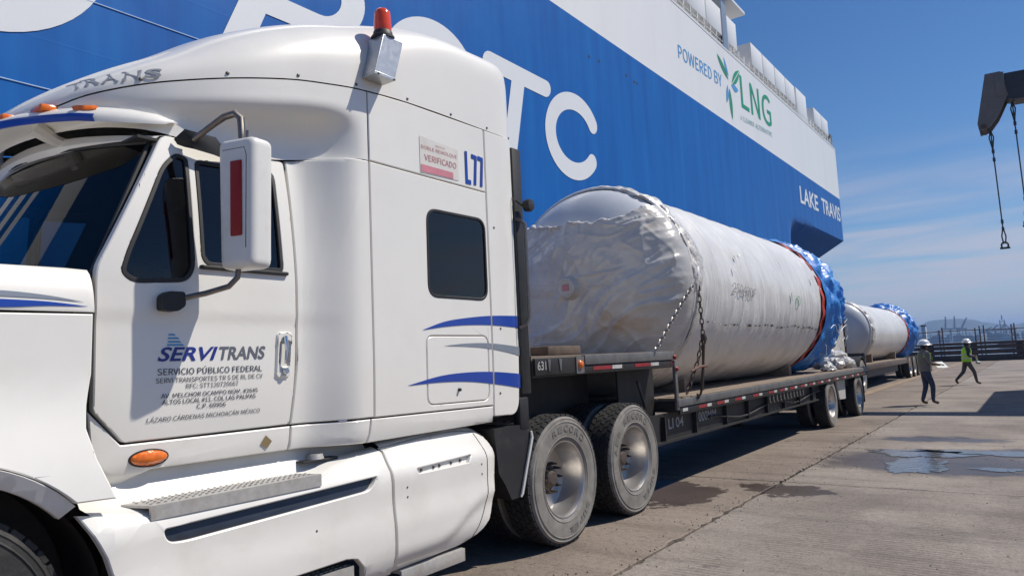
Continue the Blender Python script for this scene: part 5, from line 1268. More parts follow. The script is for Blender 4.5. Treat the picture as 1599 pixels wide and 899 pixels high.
# ---- chains
def chain(name, path, label, material, lk=0.068, r_=0.0078):
    pts = [Vector(p) for p in path]; segs = [(a, b_) for a, b_ in zip(pts, pts[1:])]; total = sum((b_-a).length for a, b_ in segs)
    n = int(total/lk); mb = MB()
    for i in range(n):
        d = (i+0.5)*total/n
        for a, b_ in segs:
            l_ = (b_-a).length
            if d <= l_: c = a.lerp(b_, d/l_); t_ = (b_-a).normalized(); break
            d -= l_
        s_ = Vector((1, 0, 0)); s_ = (s_-t_*s_.dot(t_)).normalized(); o_ = t_.cross(s_)
        w_ = (s_ if i % 2 else o_); L2, W2 = lk*0.72-r_, 0.021
        mb.tube([c+t_*(L2*math.copysign(abs(math.cos(a))**0.7, math.cos(a)))+w_*(W2*math.copysign(abs(math.sin(a))**0.8, math.sin(a))) for a in [2*math.pi*k/10 for k in range(11)]], r_, 5, cap=False)
    o = mb.build(name, material, None, 60); tag(o, label, 'chain'); return o
chain('tie_down_chain', [(-3.30, 8.30, 2.46), (-3.34, 7.75, 2.05), (-3.375, 7.21, 1.63)], 'bright steel chain slanting from the tank lug to the front deck rail', CHAINM)
ch2 = chain('tie_down_chain', [(-3.295, 8.32, 2.46), (-3.285, 8.33, 2.1), (-3.29, 8.36, 1.78)], 'dark rusty chain hanging straight down from the tank lug', CHAIND)
chain('tie_down_chain', [(-3.29, 8.36, 1.78), (-3.32, 8.20, 1.45), (-3.39, 7.98, 1.10)], 'dark rusty chain running from the binder to the low deck near the step', CHAIND)
bn = thing('chain_binder', 'rusty lever chain binder joining the dark chains above the low deck', 'binder', (-3.30, 8.35, 1.45))
MB().tube([(-3.29, 8.36, 1.80), (-3.285, 8.37, 1.74), (-3.29, 8.36, 1.68)], [0.03, 0.042, 0.028], 8).build('ratchet', CHAIND, bn)
MB().tube([(-3.29, 8.36, 1.70), (-3.31, 8.36, 1.45), (-3.345, 8.34, 1.12)], [0.022, 0.016, 0.022], 7).build('binder_rod', CHAIND, bn)
MB().tube([(-3.31, 7.98, 1.36), (-3.305, 8.20, 1.405), (-3.31, 8.45, 1.41)], [0.010, 0.016, 0.018], 7).build('binder_lever', RUSTP, bn)
MB().tube([(-3.345, 8.34, 1.14), (-3.37, 8.36, 1.08), (-3.385, 8.32, 1.03), (-3.38, 8.28, 1.08)], 0.014, 6).build('binder_hook', CHAIND, bn)
# ---- loose white wrapping and sacks on the deck behind the tank
def sack(name, label, c, s_, seed, material, group=None):
    bm = bmesh.new(); bmesh.ops.create_icosphere(bm, subdivisions=4, radius=1)
    for v in bm.verts:
        k = 1+0.32*noise.noise(v.co*1.7+Vector((seed, 0, 0)))+0.22*noise.noise(v.co*4+Vector((0, seed, 0)))+0.1*noise.noise(v.co*9)
        v.co = Vector((v.co.x*s_[0], v.co.y*s_[1], v.co.z*s_[2]))*k+Vector(c); v.co.z = max(v.co.z, 1.062)
    o = MB().bm(bm).build(name, material, None, 60); tag(o, label, 'sack'); return o
sack('plastic_sack', 'white crumpled plastic heap on the deck just behind the blue tarp', (-3.75, 17.35, 1.18), (0.16, 0.30, 0.15), 2.0, BUNCH)
sack('plastic_sack', 'larger white plastic bundle at the back end of the near trailer', (-4.0, 18.1, 1.24), (0.40, 0.45, 0.24), 5.5, BUNCH)
sack('plastic_sack', 'small pale rag heap on the deck rim below the blue tarp', (-3.66, 16.2, 1.12), (0.13, 0.30, 0.09), 8.5, BUNCH)

# ================================================================== SECOND TRUCK WITH SMALLER TANK
XT2 = -6.10
tr2 = thing('flatbed_trailer', 'far low trailer with three axles carrying the smaller tank', 'trailer', (XT2, 33, 0))
planks(tr2, XT2-1.2, XT2+1.2, 27.0, 36.3, 0.93, 6)
MB().box(XT2-1.22, XT2+1.22, 26.98, 36.35, 0.70, 0.89, 0.02).build('deck_frame', RUST, tr2)
MB().box(XT2-0.75, XT2+0.75, 36.3, 41.0, 0.72, 0.93, 0.02).build('bogie_frame', STEELD, tr2)
MB().box(XT2-1.0, XT2+1.0, 27.4, 35.0, 0.42, 0.70).build('main_beam', STEELD, tr2, 0)
MB().box(XT2-0.6, XT2+0.6, 23.8, 27.2, 1.10, 1.30, 0.03).build('gooseneck', STEELD, tr2)
MB().box(XT2-1.22, XT2+1.22, 26.8, 27.0, 0.5, 1.32, 0.03).build('gooseneck_step', STEELD, tr2)
for yy in (37.2, 38.6, 40.0):
    for sd in (1, -1): wheel(tr2, XT2+sd*1.20, yy, 0.478, T2, RM2, HB2, side=sd, rot=yy)
    MB().tube([(XT2-0.9, yy, 0.478), (XT2+0.9, yy, 0.478)], 0.075, 8).build('axle', DARK, tr2)
tk2 = thing('wrapped_tank', 'smaller far tank with bare grey dome and blue tarp on the second trailer', 'tank', (XT2+0.1, 32, 0.93))
tank(tk2, XT2+0.10, 2.08, 1.14, 28.3, 37.2, False, 1.16)
rows = []
for i in range(90):
    a = lerp(R(100), R(-60), i/89); row = []
    for j in range(12):
        b_ = 2*math.pi*j/12; rr_ = 0.06*(1+0.8*noise.noise(Vector((a*6, math.cos(b_), math.sin(b_)))))
        row.append((XT2+0.1+(1.14+rr_*math.cos(b_))*math.cos(a), 28.65+rr_*3*math.sin(b_), 2.08+(1.14+rr_*math.cos(b_))*math.sin(a)))
    rows.append(row)
MB().loft(rows, closed=True, capA=True, capB=True).build('bunched_film', BUNCH, tk2, 70)
for yy in (29.3, 34.6): MB().prism([(XT2-0.8, 0.93), (XT2+1.0, 0.93), (XT2+1.0, 1.25), (XT2+0.1, 0.96), (XT2-0.8, 1.25)], 'y', yy, yy+0.14).build('saddle', WOOD, tk2, 0)
trk2 = thing('semi_truck', 'white tractor of the second rig, mostly hidden behind the blue tarp of the near tank', 'truck', (XT2, 22.0, 0))
MB().box(XT2-1.15, XT2+1.22, 21.2, 23.95, 1.15, 3.55, 0.12).build('sleeper_cab', W_, trk2)
MB().box(XT2-1.0, XT2+1.0, 18.9, 21.3, 1.0, 2.05, 0.15).build('hood', W_, trk2)
MB().box(XT2+1.17, XT2+1.235, 23.96, 24.10, 1.3, 3.45, 0.02).build('cab_extender', BLACK, trk2)
MB().box(XT2-1.0, XT2+1.0, 20.9, 21.22, 2.05, 2.9, 0.05).build('windscreen', BLACK, trk2)
MB().box(XT2-0.45, XT2+0.45, 19.0, 27.6, 0.72, 0.98).build('chassis_rail', DARK, trk2, 0)
MB().box(XT2-1.15, XT2+1.15, 21.0, 23.9, 0.35, 1.12, 0.06).build('side_skirt', FAIR, trk2)
for yy in (25.0, 26.3):
    for sd in (1, -1): wheel(trk2, XT2+sd*1.22, yy, 0.548, T1, RM1, HB1, side=sd, rot=yy)
for sd in (1, -1): wheel(trk2, XT2+sd*1.15, 20.0, 0.548, T1, RMF, None, side=sd, dual=False)
rows = []
for i in range(17):
    a = R(lerp(-5, 150, i/16)); rows.append([(XT2+1.23, 26.3+0.66*math.cos(a), 0.55+0.66*math.sin(a)), (XT2+0.65, 26.3+0.66*math.cos(a), 0.55+0.66*math.sin(a)), (XT2+0.65, 26.3+0.63*math.cos(a), 0.55+0.63*math.sin(a)), (XT2+1.23, 26.3+0.63*math.cos(a), 0.55+0.63*math.sin(a))])
MB().loft(rows, closed=True, capA=True, capB=True).build('mud_guard', BLACK, trk2, 40)

# ================================================================== SHIP
HX = -20.0
ship = thing('car_carrier_ship', 'huge blue and white car carrier ship moored along the quay', 'ship', (HX-18, 10, -3.0))
YA, YB = -95.0, 103.0
def hull_pt(y, z, side):
    yk = 15.35+0.25*(y-79)/24; inn = 0.0; yy = y
    if y > 76 and z < yk:
        k = sstep(77, 82, y); inn = k*(yk-z)*1.25; inn = min(inn, 15); yy = y-(yk-z)*1.1*sstep(84, 103, y)
    return (HX-inn if side > 0 else HX-36+inn, yy, z)
ys_ = [YA+i*6.0 for i in range(29)]+[75+i for i in range(0, 12)]+[88, 91, 94, 97, 100, 103.0]
zs_ = [21.3, 18.5, 16.2, 15.6, 15.3, 15.0, 14.2, 13.2, 12, 10.5, 9, 7, 5, 3, 1, -1, -4]
for sd in (1, -1):
    rows = [[hull_pt(y, z, sd) for z in zs_] for y in ys_]
    MB().loft(rows).build('hull', SHIPB, ship, 28)
rows = [[hull_pt(103.0, z, 1) for z in zs_], [hull_pt(103.0, z, -1) for z in zs_]]
MB().loft(rows).build('transom', SHIPB, ship, 28)
rows = [[hull_pt(YA, z, 1) for z in zs_], [hull_pt(YA, z, -1) for z in zs_]]
MB().loft(rows).build('bow_plate', SHIPB, ship, 28)
MB().box(HX-36, HX, YA, 103.0, 21.305, 28.15).build('upper_hull', SHIPW, ship, 0)
MB().box(HX-0.12, HX+0.03, YA, 103.03, 28.155, 28.30).build('bulwark_cap', SHIPW, ship, 0)
for z_ in (28.62, 28.95): MB().tube([(HX-0.16, 40, z_), (HX-0.16, 102.6, z_)], 0.035, 5).build('gallery_rail', SHIPW, ship, 0)
for z_, ya, yb in ((9.10, -60, 14), (11.88, -60, 12.2)):
    MB().tube([(HX+0.01, ya, z_), (HX+0.01, yb, z_)], 0.018, 6).build('weld_seam', WELDM, ship, 0)
def polyfill(name, outer, holes, x, material, parent):
    bm = bmesh.new()
    for loop in [outer]+holes:
        vs_ = [bm.verts.new((x, p[0], p[1])) for p in loop]
        for i in range(len(vs_)): bm.edges.new((vs_[i], vs_[(i+1) % len(vs_)]))
    bmesh.ops.triangle_fill(bm, use_beauty=True, edges=bm.edges[:])
    me = bpy.data.meshes.new(name); bm.to_mesh(me); bm.free(); return finish(name, me, material, parent, 0)
def sheared(pts, k, zb): return [(y+k*(z-zb), z) for y, z in pts]
def letter_c(cy, cz, ry, rz, w_, a0=34, n=44):
    o_ = []; i_ = []
    for i in range(n+1):
        a = R(lerp(a0, 360-a0, i/n)); o_.append((cy+ry*math.cos(a), cz+rz*math.sin(a))); i_.append((cy+(ry-w_)*math.cos(a), cz+(rz-w_)*math.sin(a)))
    def cap(p, q, sg):
        p, q = Vector(p), Vector(q); c = (p+q)/2; r_ = (p-q).length/2; t0 = math.atan2(p.y-c.y, p.x-c.x)
        return [(c.x+r_*math.cos(t0+sg*math.pi*k/8), c.y+r_*math.sin(t0+sg*math.pi*k/8)) for k in range(1, 8)]
    return o_+cap(o_[-1], i_[-1], 1)+i_[::-1]+cap(i_[0], o_[0], 1)
XL = HX+0.02
for cy in (22.2, 33.85):
    polyfill('hull_lettering', sheared(letter_c(cy, 14.0, 2.95, 2.55, 1.02), 0.14, 14.0), [], XL, SHIPLW, ship)
T_ = [(27.0, 11.5), (28.1, 11.5), (28.1, 15.5)]+[(30.0+0.48*math.cos(R(a)), 15.98+0.48*math.sin(R(a))) for a in range(-90, 91, 22)]+[(25.1+0.48*math.cos(R(a)), 15.98+0.48*math.sin(R(a))) for a in range(90, 271, 22)]+[(27.0, 15.5)]
polyfill('hull_lettering', sheared(T_, 0.25, 11.5), [], XL, SHIPLW, ship)
Po = [(11.95, 11.5), (13.0, 11.5), (13.0, 13.62), (15.3, 13.62)]+[(15.3+1.45*math.cos(R(a)), 15.06+1.44*math.sin(R(a))) for a in range(-80, 91, 10)]+[(11.95, 16.5)]
Pi = [(13.0, 14.45), (14.9, 14.45)]+[(14.95+0.68*math.cos(R(a)), 15.1+0.65*math.sin(R(a))) for a in range(-75, 91, 15)]+[(13.0, 15.75)]
polyfill('hull_lettering', sheared(Po, 0.42, 11.5), [sheared(Pi, 0.42, 11.5)], XL, SHIPLW, ship)
polyfill('hull_emblem', [(5.5+3.42*math.cos(2*math.pi*i/64), 13.6+3.42*math.sin(2*math.pi*i/64)) for i in range(64)], [], XL, SHIPLW, ship)
# two slanted bars of the emblem further forward
for ya in (-9.5, -6.3, -3.2): polyfill('hull_emblem', [(ya, 9.5), (ya+1.5, 9.5), (ya+4.2, 17.0), (ya+2.7, 17.0)], [], XL, SHIPLW, ship)
side_text('hull_lettering', 'POWERED', 49.95, 56.9, 23.85, 24.95, flat(HX), LNGB, ship, bold=0.006, off=0.02, rise=0.30)
side_text('hull_lettering', 'BY', 57.5, 59.3, 24.18, 25.28, flat(HX), LNGB, ship, bold=0.006, off=0.02, rise=0.08)
side_text('hull_lettering', 'LNG', 64.2, 73.5, 23.75, 26.95, flat(HX), LNGG, ship, bold=0.012, off=0.02, rise=0.30)
for wd_, ya, yb in (('A', 63.6, 63.95), ('CLEANER', 64.3, 67.5), ('ALTERNATIVE', 67.9, 73.2)): side_text('hull_lettering', wd_, ya, yb, 22.45+0.065*(ya-63.6), 22.92+0.065*(ya-63.6), flat(HX), LNGT, ship, off=0.02, rise=0.065*(yb-ya))
side_text('hull_lettering', 'LAKE', 82.3, 90.4, 17.65, 19.60, flat(HX), SHIPLW, ship, bold=0.035, off=0.02, rise=0.15)
side_text('hull_lettering', 'TRAVIS', 92.2, 102.3, 17.88, 19.85, flat(HX), SHIPLW, ship, bold=0.035, off=0.02, rise=0.2)
def leaf(a, b_, wd_, material, split=True):
    a, b_ = Vector(a), Vector(b_); d = b_-a; n_ = Vector((-d.y, d.x)).normalized()
    for s_ in ((1, -1) if split else (1,)):
        pts = []
        for k in range(11):
            t_ = k/10; q = a+d*t_+n_*s_*(0.05 if split else -wd_/2*math.sin(math.pi*t_)); pts.append((q.x, q.y))
        for k in range(9, 0, -1):
            t_ = k/10; q = a+d*t_+n_*s_*((0.05+wd_*math.sin(math.pi*t_)) if split else wd_*math.sin(math.pi*t_)); pts.append((q.x, q.y))
        polyfill('leaf_emblem', pts, [], XL, material, ship)
leaf((61.1, 25.45), (58.5, 27.05), 0.30, LNGG); leaf((61.2, 25.8), (60.2, 27.3), 0.32, LNGB, False)
leaf((61.9, 25.3), (64.3, 27.25), 0.42, LNGG); leaf((61.15, 24.75), (61.35, 21.85), 0.32, LNGG)
leaf((60.7, 24.9), (60.15, 23.1), 0.42, LNGB, False); leaf((61.7, 25.2), (63.6, 25.2), -0.42, LNGB, False)
for yy, zz in ((36.1, 19.4), (37.3, 19.5), (40.9, 19.7), (42.0, 19.6), (42.4, 19.6)):
    MB().lathe_x([(0.0, HX+0.012), (0.10, HX+0.012)], 10, y=yy, z=zz).build('scupper', BLACK, ship, 0)
# deck houses along the rail
for ya, yb, z0, z1, dp in [(43.5, 48.2, 29.5, 32.0, 4), (48.4, 52.7, 29.5, 32.0, 4), (52.95, 57.0, 29.5, 32.0, 4), (57.2, 60.8, 29.5, 32.0, 4), (62.2, 64.8, 29.4, 32.0, 4), (69.0, 72.55, 29.45, 31.75, 4.2), (72.8, 76.7, 29.45, 31.75, 4.2), (76.95, 80.6, 29.45, 31.75, 4.2), (80.8, 84.5, 29.45, 31.75, 4.2), (85.2, 89.6, 28.30, 31.9, 4.2), (93.2, 96.8, 29.5, 31.6, 3.6), (97.0, 100.6, 29.5, 31.6, 3.6)]:
    MB().box(HX-dp, HX-0.15, ya, yb, z0, z1, 0.05).build('vent_house', SHIPW, ship)
MB().box(HX-5, HX-1.6, 40, 102.5, 28.16, 29.5).build('gallery_wall', DECKM, ship, 0)
for y in [42+1.45*i for i in range(42)]:
    MB().box(HX-0.30, HX-0.18, y, y+0.14, 28.30, 29.50).build('gallery_post', SHIPW, ship, 0)
for y in [43.3+2.05*i for i in range(28)]:
    rows = [[(HX-0.9+r_*math.cos(2*math.pi*i/10), y+r_*math.sin(2*math.pi*i/10), z) for i in range(10)] for r_, z in ((0.42, 28.2), (0.42, 28.85), (0.34, 29.1), (0.05, 29.2))]
    MB().loft(rows, closed=True, capB=True).build('mushroom_vent', SHIPW, ship, 50)
MB().box(HX-0.9, HX-0.05, 60.85, 62.1, 28.3, 37.0, 0.1).build('mast_post', GALV, ship)
MB().box(HX-4.0, HX+0.3, 57.5, 66.5, 33.4, 33.7, 0.05).build('mast_platform', SHIPW, ship)
MB().box(HX-0.35, HX-0.25, 102.0, 103.0, 28.3, 30.2).box(HX-2.5, HX-0.3, 102.4, 102.9, 29.6, 30.3).build('stern_lamp_frame', RAILM, ship, 0)
MB().box(HX-4.5, HX-3.6, 92, 96, 14.0, 14.3).build('stern_ramp_edge', SHIPB, ship, 0)

# ================================================================== CRANE AT THE RIGHT
cr_ = thing('mobile_crane', 'dark crane boom tip reaching in from the right above the workers', 'crane', (4.0, 22, 0))
MB().prism([(-0.108, 8.467), (9.684, 8.004), (9.684, 7.144), (0.054, 7.735), (-0.172, 7.843)], 'y', 22.30, 22.90).build('boom', CRANED, cr_, 0)
MB().prism([(-0.516, 8.542), (-0.172, 8.532), (-0.065, 7.897), (-0.323, 7.391), (-0.538, 7.111), (-0.775, 7.068), (-0.796, 7.262)], 'y', 22.26, 22.32).build('head_plate', CRANEM, cr_, 0)
MB().prism([(-0.516, 8.542), (-0.172, 8.532), (-0.065, 7.897), (-0.323, 7.391), (-0.538, 7.111), (-0.775, 7.068), (-0.796, 7.262)], 'y', 22.88, 22.94).build('head_plate', CRANEM, cr_, 0)
MB().box(-0.323, -0.108, 22.24, 22.96, 7.865, 8.510, 0.02).build('boom_collar', CRANEM, cr_)
MB().prism([(-0.516, 8.542), (-0.172, 8.532), (-0.215, 8.381), (-0.592, 7.735), (-0.753, 7.305), (-0.796, 7.262)], 'y', 22.33, 22.87).build('head_web', CRANEM, cr_, 0)
MB().tube([(-0.667, 22.18, 7.154), (-0.667, 23.02, 7.154)], 0.06, 10).build('head_pin', RUST, cr_)
MB().box(1.35, 4.6, 20.3, 29.0, 0.9, 2.2, 0.08).build('carrier_body', CRANEM, cr_)
MB().box(0.95, 3.4, 20.6, 28.6, 2.2, 4.3, 0.12).build('unseen_shadow_body', CRANEM, cr_)  # upper body added out of view, sized for the shadow it casts
MB().box(8.2, 9.9, 21.9, 23.3, 2.0, 8.2, 0.1).build('boom_tower', CRANEM, cr_)
MB().box(4.5, 9.9, 21.2, 24.0, 0.9, 2.1, 0.08).build('turntable', CRANEM, cr_)
for yy in (21.4, 23.0, 27.0, 28.4): wheel(cr_, 1.45, yy, 0.548, T1, RMF, None, side=-1, dual=False); wheel(cr_, 4.5, yy, 0.548, T1, RMF, None, side=1, dual=False)
for yy in (21.8, 23.4): wheel(cr_, 9.7, yy, 0.548, T1, RMF, None, side=1, dual=False)
def sling(label, top, bot):
    t_ = thing('lifting_sling', label, 'sling', bot)
    a, b_ = Vector(top), Vector(bot); d = (b_-a)
    MB().tube([a, b_+Vector((0, 0, 0.55))], 0.016, 6).build('wire_rope', CABLE, t_)
    for s_ in (1, -1):
        e0 = a+d*0.0; mb = MB().tube([a+Vector((0.0, 0, 0.02)), a+d*0.05+Vector((0.05*s_, 0, 0)), a+d*0.16], 0.016, 6); mb.build('top_eye', CABLE, t_)
        MB().tube([b_+Vector((0, 0, 0.60)), b_+Vector((0.045*s_, 0, 0.36)), b_+Vector((0.02*s_, 0, 0.16))], 0.016, 6).build('bottom_eye', CABLE, t_)
    for k in (0.10, 0.17, 0.24): p = a+d*k; MB().tube([p+Vector((0, 0, 0.05)), p-Vector((0, 0, 0.05))], 0.035, 7).build('rope_clip', CABLE, t_)
    for k in (0.55, 0.75): p = b_+Vector((0, 0, k)); MB().tube([p+Vector((0, 0, 0.05)), p-Vector((0, 0, 0.05))], 0.032, 7).build('rope_clip', CABLE, t_)
    sh = [b_+Vector((0.075*math.cos(R(a_)), 0, 0.12+0.085*math.sin(R(a_)))) for a_ in range(-50, 231, 20)]
    MB().tube(sh, 0.022, 7).build('shackle_bow', CABLE, t_)
    MB().tube([b_+Vector((-0.11, 0, 0.05)), b_+Vector((0.11, 0, 0.05))], 0.028, 7).build('shackle_pin', CABLE, t_)
sling('wire rope sling with shackle hanging from the crane boom tip', (-0.538, 22.6, 7.07), (-0.516, 22.6, 3.883))
sling('wire rope sling further along the boom cut by the picture edge', (0.0, 22.6, 7.735), (0.02, 22.6, 4.40))

# ================================================================== BARRIER, FENCE
br = thing('quay_barrier', 'dark rusty steel rail barrier along the end of the quay', 'barrier', (0, 65.3, 0))
for z0, z1, y_ in ((0.0, 0.46, 65.2), (0.52, 0.84, 65.25), (0.91, 1.19, 65.25), (1.24, 1.44, 65.2)):
    MB().box(-16.5, 12, y_, y_+0.22, z0, z1, 0.02).build('barrier_rail', RUST, br)
for x in [-16+2.9*i for i in range(10)]: MB().box(x, x+0.42, 65.42, 65.62, 0.0, 1.40, 0.02).build('barrier_post', RUST, br)
fn = thing('wire_fence', 'thin wire fence on rusty posts standing behind the quay barrier', 'fence', (0, 66.2, 0))
for x in (-9.8, -8.6, -6.45, -6.25, -4.05, -3.75, -3.5, -1.75, -1.5, 0.8, 2.2): 
    MB().tube([(x, 66.2, -0.6), (x+random.uniform(-0.05, 0.05), 66.2, random.uniform(2.45, 2.8))], 0.045, 6).build('fence_post', RUSTP, fn)
for z_, r_ in ((2.36, 0.035), (2.1, 0.012), (1.85, 0.012), (1.6, 0.012)):
    MB().tube([(x, 66.2, z_+0.03*math.sin(x*0.9)) for x in [-16+1.4*i for i in range(15)]], r_, 5).build('fence_wire', RUST, fn)
tw = thing('mooring_tower', 'pale concrete post rising behind the barrier left of the workers', 'tower', (-8.4, 74, -3))
MB().box(-8.58, -8.22, 73.8, 74.2, -3, 3.05, 0.05).build('shaft', SHIPW, tw); MB().box(-8.64, -8.16, 73.75, 74.25, 3.052, 3.15, 0.03).build('cap', RAILM, tw)

# ================================================================== PEOPLE
def person(label, loc, joints, radii, bands, rotz, height):
    """one continuous skinned body; joints named, edges as a tree from the pelvis"""
    E_ = [('pelvis', 'belly'), ('belly', 'chest'), ('chest', 'neck'), ('neck', 'chin'), ('chin', 'head'), ('head', 'crown')]
    for s_ in 'LR': E_ += [('chest', 'sh'+s_), ('sh'+s_, 'el'+s_), ('el'+s_, 'wr'+s_), ('wr'+s_, 'hd'+s_), ('pelvis', 'hip'+s_), ('hip'+s_, 'kn'+s_), ('kn'+s_, 'an'+s_), ('an'+s_, 'toe'+s_)]
    names = ['pelvis']+[b_ for a, b_ in E_]
    me = bpy.data.meshes.new('body'); me.from_pydata([joints[n_] for n_ in names], [(names.index(a), names.index(b_)) for a, b_ in E_], [])
    o = bpy.data.objects.new('body', me); C.objects.link(o)
    sk = o.modifiers.new('skin', 'SKIN'); sb = o.modifiers.new('sub', 'SUBSURF'); sb.levels = 2; sb.render_levels = 2
    for i, n_ in enumerate(names):
        r_ = radii[n_.rstrip('LR') if n_[-1] in 'LR' and n_ not in radii else n_]; me.skin_vertices[0].data[i].radius = r_ if isinstance(r_, tuple) else (r_, r_)
    me.skin_vertices[0].data[0].use_root = True
    dg = bpy.context.evaluated_depsgraph_get(); me2 = bpy.data.meshes.new_from_object(o.evaluated_get(dg)); bpy.data.objects.remove(o)
    for m_, _ in bands: me2.materials.append(m_)
    for p_ in me2.polygons:
        for k, (m_, test) in enumerate(bands):
            if test(p_.center): p_.material_index = k; break
    t_ = thing('person', label, 'person', loc, None); t_.rotation_euler = (0, 0, rotz)
    b2 = finish('body', me2, None, None, 60); b2.parent = t_; return t_
RAD = dict(pelvis=(0.145, 0.105), belly=(0.145, 0.105), chest=(0.155, 0.11), neck=0.055, chin=0.065, head=(0.082, 0.095), crown=(0.06, 0.07), sh=0.075, el=0.050, wr=0.034, hd=(0.030, 0.042), hip=0.095, kn=0.066, an=0.045, toe=(0.042, 0.035))
def part_local(mb, nm, m_, root, smooth=60): o = mb.build(nm, m_, None, smooth); o.parent = root; return o
def helmet(root, c):
    rows = []
    for k in range(9):
        t_ = k/8*math.pi/2; rows.append([(c[0]+0.128*math.cos(t_)*math.cos(a)*1.0, c[1]+0.150*math.cos(t_)*math.sin(a), c[2]+0.135*math.sin(t_)) for a in [2*math.pi*i/20 for i in range(20)]])
    h_ = part_local(MB().loft(rows, closed=True), 'hard_hat', HELM, root)
    rows = [[(c[0]+0.150*math.cos(a), c[1]+(0.205 if math.sin(a) > 0 else 0.165)*math.sin(a), c[2]-0.015) for a in [2*math.pi*i/20 for i in range(20)]], [(c[0]+0.125*math.cos(a), c[1]+0.147*math.sin(a), c[2]+0.012) for a in [2*math.pi*i/20 for i in range(20)]], [(c[0]+0.12*math.cos(a), c[1]+0.14*math.sin(a), c[2]-0.01) for a in [2*math.pi*i/20 for i in range(20)]]]
    b_ = MB().loft(rows, closed=True).build('hat_brim', HELM, h_, 60)
def vest(root, pts, m_, zb, zt):
    """sleeveless shell round the torso; pts = (z, cx, cy, rx, ry)"""
    rows = []
    for z, cx, cy, rx, ry in pts: rows.append([(cx+rx*math.cos(a)*(abs(math.cos(a))**-0.12 if abs(math.cos(a)) > 0.05 else 1), cy+ry*math.sin(a), z) for a in [2*math.pi*i/22 for i in range(22)]])
    return part_local(MB().loft(rows, closed=True), 'safety_vest', m_, root)
def hand(root, c, d, s_):
    """five separate curled fingers rooted on the palm"""
    c, d = Vector(c), Vector(d).normalized(); side = d.cross(Vector((0, 0, 1))).normalized(); dn = Vector((0, 0, -1))
    for k, ln in enumerate((0.062, 0.072, 0.068, 0.052)):
        b_ = c+side*(0.027-0.018*k)*s_; part_local(MB().tube([b_, b_+d*ln*0.5, b_+d*ln*0.85+dn*0.012, b_+d*ln+dn*0.032], [0.010, 0.0095, 0.009, 0.007], 6), 'finger', SKIN, root)
    b_ = c+side*0.034*s_-d*0.03; part_local(MB().tube([b_, b_+side*0.02*s_+d*0.03, b_+side*0.014*s_+d*0.055+dn*0.008], [0.011, 0.0105, 0.008], 6), 'thumb', SKIN, root)
def face(root, c):
    part_local(MB().tube([(c[0], c[1]+0.075, c[2]+0.025), (c[0], c[1]+0.108, c[2]-0.012), (c[0], c[1]+0.085, c[2]-0.022)], [0.008, 0.014, 0.010], 6), 'nose', SKIN, root)
    for s_ in (1, -1):
        part_local(MB().tube([(c[0]+0.032*s_-0.010, c[1]+0.083, c[2]+0.022), (c[0]+0.032*s_+0.010, c[1]+0.083, c[2]+0.022)], 0.007, 6), 'eye', HAIR, root)
        part_local(MB().tube([(c[0]+0.082*s_, c[1], c[2]+0.03), (c[0]+0.092*s_, c[1]-0.01, c[2]), (c[0]+0.082*s_, c[1], c[2]-0.03)], [0.010, 0.014, 0.008], 6), 'ear', SKIN, root)
    part_local(MB().tube([(c[0]-0.026, c[1]+0.080, c[2]-0.055), (c[0]+0.026, c[1]+0.080, c[2]-0.055)], 0.006, 6), 'mouth', BOOT, root)
    rows = []
    for k in range(7):
        z_ = c[2]+0.065-0.025*k; r_ = 0.094-0.004*k; rows.append([(c[0]+r_*math.cos(a), c[1]-0.012+r_*1.05*math.sin(a), z_) for a in [R(lerp(168, 372, i/12)) for i in range(13)]])
    part_local(MB().loft(rows), 'hair', HAIR, root)
# walker nearer the camera: khaki shirt, jeans, sheet of paper in front (local +Y is where he faces)
J1 = dict(pelvis=(0, 0, 0.88), belly=(0, 0.01, 1.02), chest=(0, 0.015, 1.22), neck=(0, 0.02, 1.37), chin=(0, 0.04, 1.43), head=(0, 0.035, 1.50), crown=(0, 0.03, 1.57),
    shL=(0.17, 0.01, 1.30), elL=(0.24, 0.02, 1.06), wrL=(0.20, 0.24, 1.00), hdL=(0.16, 0.31, 1.00), shR=(-0.17, 0.01, 1.30), elR=(-0.24, 0.02, 1.06), wrR=(-0.16, 0.24, 1.00), hdR=(-0.11, 0.31, 1.00),
    hipL=(0.085, 0, 0.82), knL=(0.075, 0.12, 0.47), anL=(0.05, 0.10, 0.085), toeL=(0.05, 0.24, 0.04), hipR=(-0.085, 0, 0.82), knR=(-0.07, 0.01, 0.46), anR=(-0.04, -0.12, 0.085), toeR=(-0.04, 0.01, 0.04))
bands1 = [(BOOT, lambda c: c.z < 0.11), (JEANS, lambda c: c.z < 0.90), (SKIN, lambda c: c.z > 1.38 or (c.y > 0.21)), (SKIN, lambda c: abs(c.x) > 0.15 and c.y > 0.10 and c.z < 1.10), (KHAKI, lambda c: True)]
P1 = person('worker in khaki shirt and white hard hat walking with a white sheet of paper', (-2.45, 21.0, 0.0), J1, RAD, bands1, R(-62), 1.64)
helmet(P1, (0, 0.03, 1.525)); face(P1, (0, 0.035, 1.49)); hand(P1, (0.155, 0.33, 1.00), (-0.3, 1, 0), 1); hand(P1, (-0.105, 0.33, 1.00), (0.3, 1, 0), -1)
rows = []
for z, rx, ry in ((0.84, 0.185, 0.14), (0.95, 0.185, 0.145), (1.08, 0.185, 0.142), (1.20, 0.190, 0.145), (1.30, 0.185, 0.13), (1.355, 0.10, 0.085)): rows.append([(rx*math.cos(a), 0.012+ry*math.sin(a), z) for a in [2*math.pi*i/22 for i in range(22)]])
part_local(MB().loft(rows, closed=True), 'shirt', KHAKI, P1)
